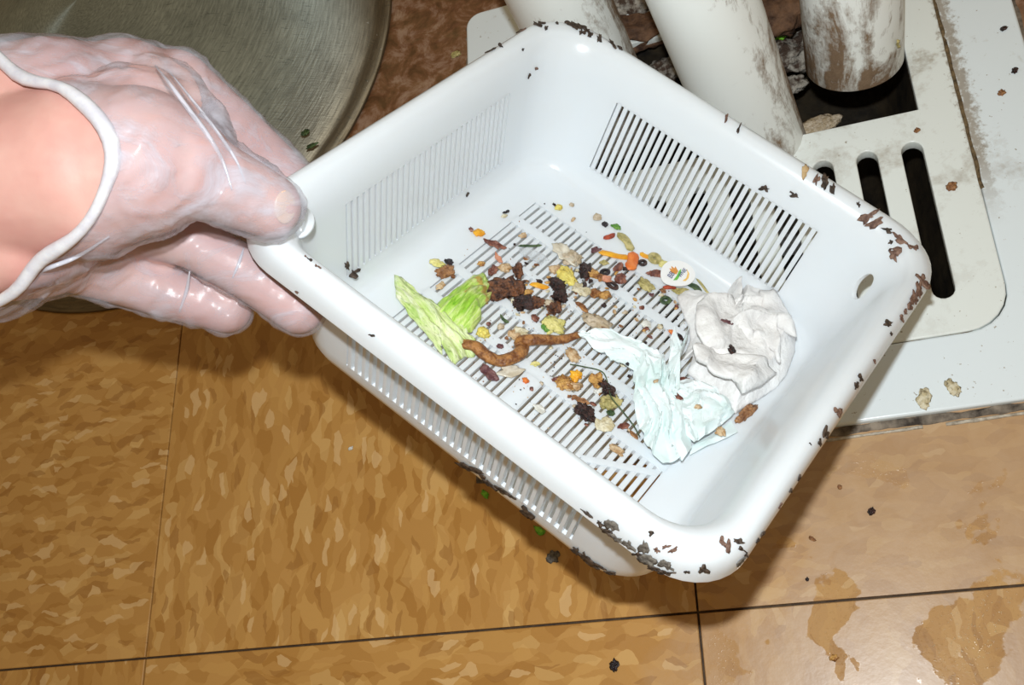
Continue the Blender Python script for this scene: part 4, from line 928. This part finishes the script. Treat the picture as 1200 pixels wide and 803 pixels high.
# rubble and scraps inside the sink opening
def inside(name, mat, u, v, a, b, h, z, lab, seed, cat='debris', sub=4, amp=.4, rz=0):
    p = ground(u, v, z); s = (p - CAM).length / FPX
    o = chunk(name, (a * s / 2, b * s / 2, h * s / 2), M[mat], seed, Matrix.Translation(p) @ Matrix.Rotation(rz, 4, 'Z'), amp, sub); tag(o, lab, cat); return o
inside('food_flake', 'beige', 955, 149, 58, 24, 10, -.020, 'pale grey-beige flake lying in the dark sink opening', 31, 'food scrap', rz=.25, amp=.2)
inside('sludge_lump', 'sludge', 922, 62, 62, 46, 30, -.030, 'mottled white and brown sludge lump between the two right pipes', 32)
inside('sludge_lump', 'rust', 905, 4, 90, 60, 40, -.002, 'brown crusted lump behind the right pipes at the top', 33)
inside('sludge_lump', 'rust', 752, 34, 90, 44, 34, .000, 'reddish brown crusted lump between left and middle pipes', 34)
inside('sludge_lump', 'sludge', 745, 0, 96, 44, 40, .002, 'grey-white sludge lump above the reddish one between the pipes', 35)
inside('sludge_lump', 'sludge', 785, 80, 40, 30, 20, -.020, 'grey sludge lump against the left edge of the middle pipe', 36)
inside('herb_sprig', 'lime', 913, 40, 20, 9, 8, -.020, 'bright green herb sprig on the mottled sludge lump', 37, 'food scrap', 3, .6)
inside('sludge_lump', 'sludge', 928, 100, 30, 22, 10, -.035, 'small white-flecked sludge bit above the pale flake', 38)
pc = [o for o in bpy.data.objects if o.name.startswith('drain_pipe')]
on_surface('leaf_shred', 'flake', 'olive', 1050, 52, 9, 16, 4, .2, pc, 'yellow-green shred stuck to the right side of the grimy pipe', 'food scrap', seed=9)

# ------------------------------------------------------------------ the hand
def capsules(bm, chain, grow=0.0):
    pts = [(px(u, v, d), r / 1000 + grow) for u, v, d, r in chain]
    for (a, ra), (b, rb) in zip(pts, pts[1:]):
        L_ = (b - a).length; k = max(2, int(L_ / .004))
        q = (b - a).to_track_quat('Z', 'Y').to_matrix().to_4x4()
        bmesh.ops.create_cone(bm, cap_ends=True, segments=24, radius1=ra, radius2=rb, depth=L_, matrix=Matrix.Translation((a + b) / 2) @ q)
    for a, ra in pts: bmesh.ops.create_icosphere(bm, subdivisions=4, radius=ra, matrix=Matrix.Translation(a))
HAND = [
 [(-60, 300, .352, 17), (14, 292, .350, 14), (60, 275, .362, 16)],
 [(-330, 205, .365, 29), (-200, 195, .362, 30), (-60, 178, .362, 33), (70, 150, .367, 31), (150, 118, .378, 22)],
 [(-330, 235, .365, 28), (-200, 245, .362, 29), (-60, 262, .366, 30), (40, 262, .378, 27), (110, 276, .390, 18)],
 [(-90, 210, .355, 28), (20, 212, .352, 29), (95, 200, .349, 29), (160, 190, .347, 25), (212, 196, .349, 18), (255, 213, .354, 13.5), (290, 229, .360, 12.3), (315, 241, .3635, 11.3)],
 [(150, 118, .378, 22), (205, 106, .386, 15), (258, 143, .398, 12.2), (310, 188, .411, 11), (360, 233, .421, 9.5)],
 [(135, 200, .388, 17), (200, 200, .402, 12), (270, 230, .415, 10.5), (325, 280, .420, 9)],
 [(100, 264, .388, 17), (170, 264, .392, 12), (228, 284, .396, 10.2), (290, 321, .398, 9.6), (350, 361, .399, 9.8)],
 [(60, 284, .388, 17), (140, 320, .400, 12), (212, 347, .409, 10.0), (266, 361, .412, 9.8)],
]
def body_mesh(name, chains, grow, voxel, smooth, mat, parent=None):
    bm = bmesh.new()
    for c in chains: capsules(bm, c, grow)
    o = obj(name, bm, mat, parent, True)
    m = o.modifiers.new('r', 'REMESH'); m.mode = 'VOXEL'; m.voxel_size = voxel; m.use_smooth_shade = True
    m = o.modifiers.new('s', 'SMOOTH'); m.factor = .5; m.iterations = smooth
    apply_mods(o); return o
hand = body_mesh('person', HAND, 0, .0017, 6, M['skin'])
tag(hand, 'left hand in a clear disposable glove pinching the basket corner, thumb on top', 'person')
view = (CROT @ Vector((0, 0, -1)))
GLOVE = HAND + [[(185, 110, .366, 13), (225, 150, .360, 12), (235, 185, .356, 13)], [(160, 150, .352, 20), (205, 165, .352, 14)], [(-150, 200, .362, 36), (-20, 196, .362, 37)], [(-150, 250, .364, 34), (-20, 262, .368, 33)], [(60, 276, .389, 21), (120, 292, .394, 16)]]
glove = body_mesh('glove', GLOVE, .0008, .0015, 4, M['glove'], hand)
# wrinkle the film
me = glove.data; me.calc_loop_triangles()
nv = [v.normal.copy() for v in me.vertices]
axis = (px(300, 300, .36) - px(100, 120, .36)).normalized()
for v, nn in zip(me.vertices, nv):
    p = v.co; s = axis.dot(p)
    d = .0011 * (noise.noise(Vector((s * 210, p.dot(axis.cross(view)) * 45, p.z * 60)))) + .0007 * max(0, 1 - 4 * abs(noise.noise(p * 75 + Vector((3, 1, 2))))) + .0003 * noise.noise(p * 400)
    v.co = p + nn * (d + .0003)
# cut the cuff open
cutp = [px(95, 195, .326), px(-270, 60, .385), px(-210, 380, .385)]
pn = (cutp[1] - cutp[0]).cross(cutp[2] - cutp[0]).normalized()
if pn.dot(px(300, 200, .36) - cutp[0]) < 0: pn = -pn
bm = bmesh.new(); bm.from_mesh(me)
bmesh.ops.bisect_plane(bm, geom=bm.verts[:] + bm.edges[:] + bm.faces[:], plane_co=cutp[0], plane_no=-pn, clear_outer=True)
bed = [e for e in bm.edges if e.is_boundary]
# walk the boundary loop
adj = {}
for e in bed:
    a, b = e.verts; adj.setdefault(a, []).append(b); adj.setdefault(b, []).append(a)
best = []
seen = set()
for s in adj:
    if s in seen: continue
    lp_ = [s]; seen.add(s); cur = s
    while True:
        nx = [x for x in adj[cur] if x not in seen]
        if not nx: break
        cur = nx[0]; seen.add(cur); lp_.append(cur)
    if len(lp_) > len(best): best = lp_
cc = sum((v.co for v in best), Vector()) / len(best)
ring0 = [v.co.copy() for v in best]
for v in bm.verts:      # flare the mouth of the glove
    d = (v.co - cutp[0]).dot(pn)
    if d < .03:
        out = (v.co - cc); out -= pn * out.dot(pn)
        if out.length > 1e-5: v.co += out.normalized() * .003 * (1 - d / .03) ** 2
loopc = [v.co.copy() for v in best]
bm.to_mesh(me); bm.free(); 
for p in me.polygons: p.use_smooth = True
# even out the loop and roll it
loopc = [loopc[(i * len(loopc)) // 90] for i in range(90)]
for _ in range(3): loopc = [(loopc[i - 1] + loopc[i] * 2 + loopc[(i + 1) % 90]) / 4 for i in range(90)]
bm = bmesh.new(); rings = []
for i, p in enumerate(loopc):
    t = (loopc[(i + 1) % 90] - loopc[i - 1]).normalized(); u_ = (p - cc).normalized(); s_ = t.cross(u_).normalized(); u_ = s_.cross(t)
    r = .0023 * (1 + .35 * nz(p, 60, 3))
    rings.append([bm.verts.new(p + (s_ * math.cos(a) + u_ * math.sin(a)) * r) for a in (2 * PI * k / 10 for k in range(10))])
for i in range(90):
    A, B = rings[i], rings[(i + 1) % 90]
    for k in range(10): bm.faces.new((A[k], A[(k + 1) % 10], B[(k + 1) % 10], B[k]))
obj('cuff_roll', bm, M['glove_roll'], glove); 
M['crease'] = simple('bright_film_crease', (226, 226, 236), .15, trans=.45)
bv.clear()
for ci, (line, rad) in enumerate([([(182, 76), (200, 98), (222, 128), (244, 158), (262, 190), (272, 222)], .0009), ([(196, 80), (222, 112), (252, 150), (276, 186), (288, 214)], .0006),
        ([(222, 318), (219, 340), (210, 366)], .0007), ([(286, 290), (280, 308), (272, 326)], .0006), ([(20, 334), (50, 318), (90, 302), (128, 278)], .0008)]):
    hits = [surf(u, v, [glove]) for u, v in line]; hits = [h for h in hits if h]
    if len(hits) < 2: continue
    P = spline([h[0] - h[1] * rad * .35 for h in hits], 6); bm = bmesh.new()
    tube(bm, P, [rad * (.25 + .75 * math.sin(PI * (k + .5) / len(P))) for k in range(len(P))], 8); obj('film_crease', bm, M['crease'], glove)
# thumbnail pressed under the film
s = surf(336, 243, [hand])
if s:
    b2 = bmesh.new(); bmesh.ops.create_uvsphere(b2, u_segments=20, v_segments=12, radius=1); bmesh.ops.scale(b2, verts=b2.verts, vec=(.0058, .0046, .0009))
    obj('thumbnail', b2, M['nail'], hand, True, Matrix.Translation(s[0] - s[1] * .0009) @ s[1].to_track_quat('Z', 'Y').to_matrix().to_4x4() @ Matrix.Rotation(.6, 4, 'Z'))
print('shell outward', SHELL_OUT, 'tris', sum(len(o.data.polygons) for o in bpy.data.objects if o.type == 'MESH'))
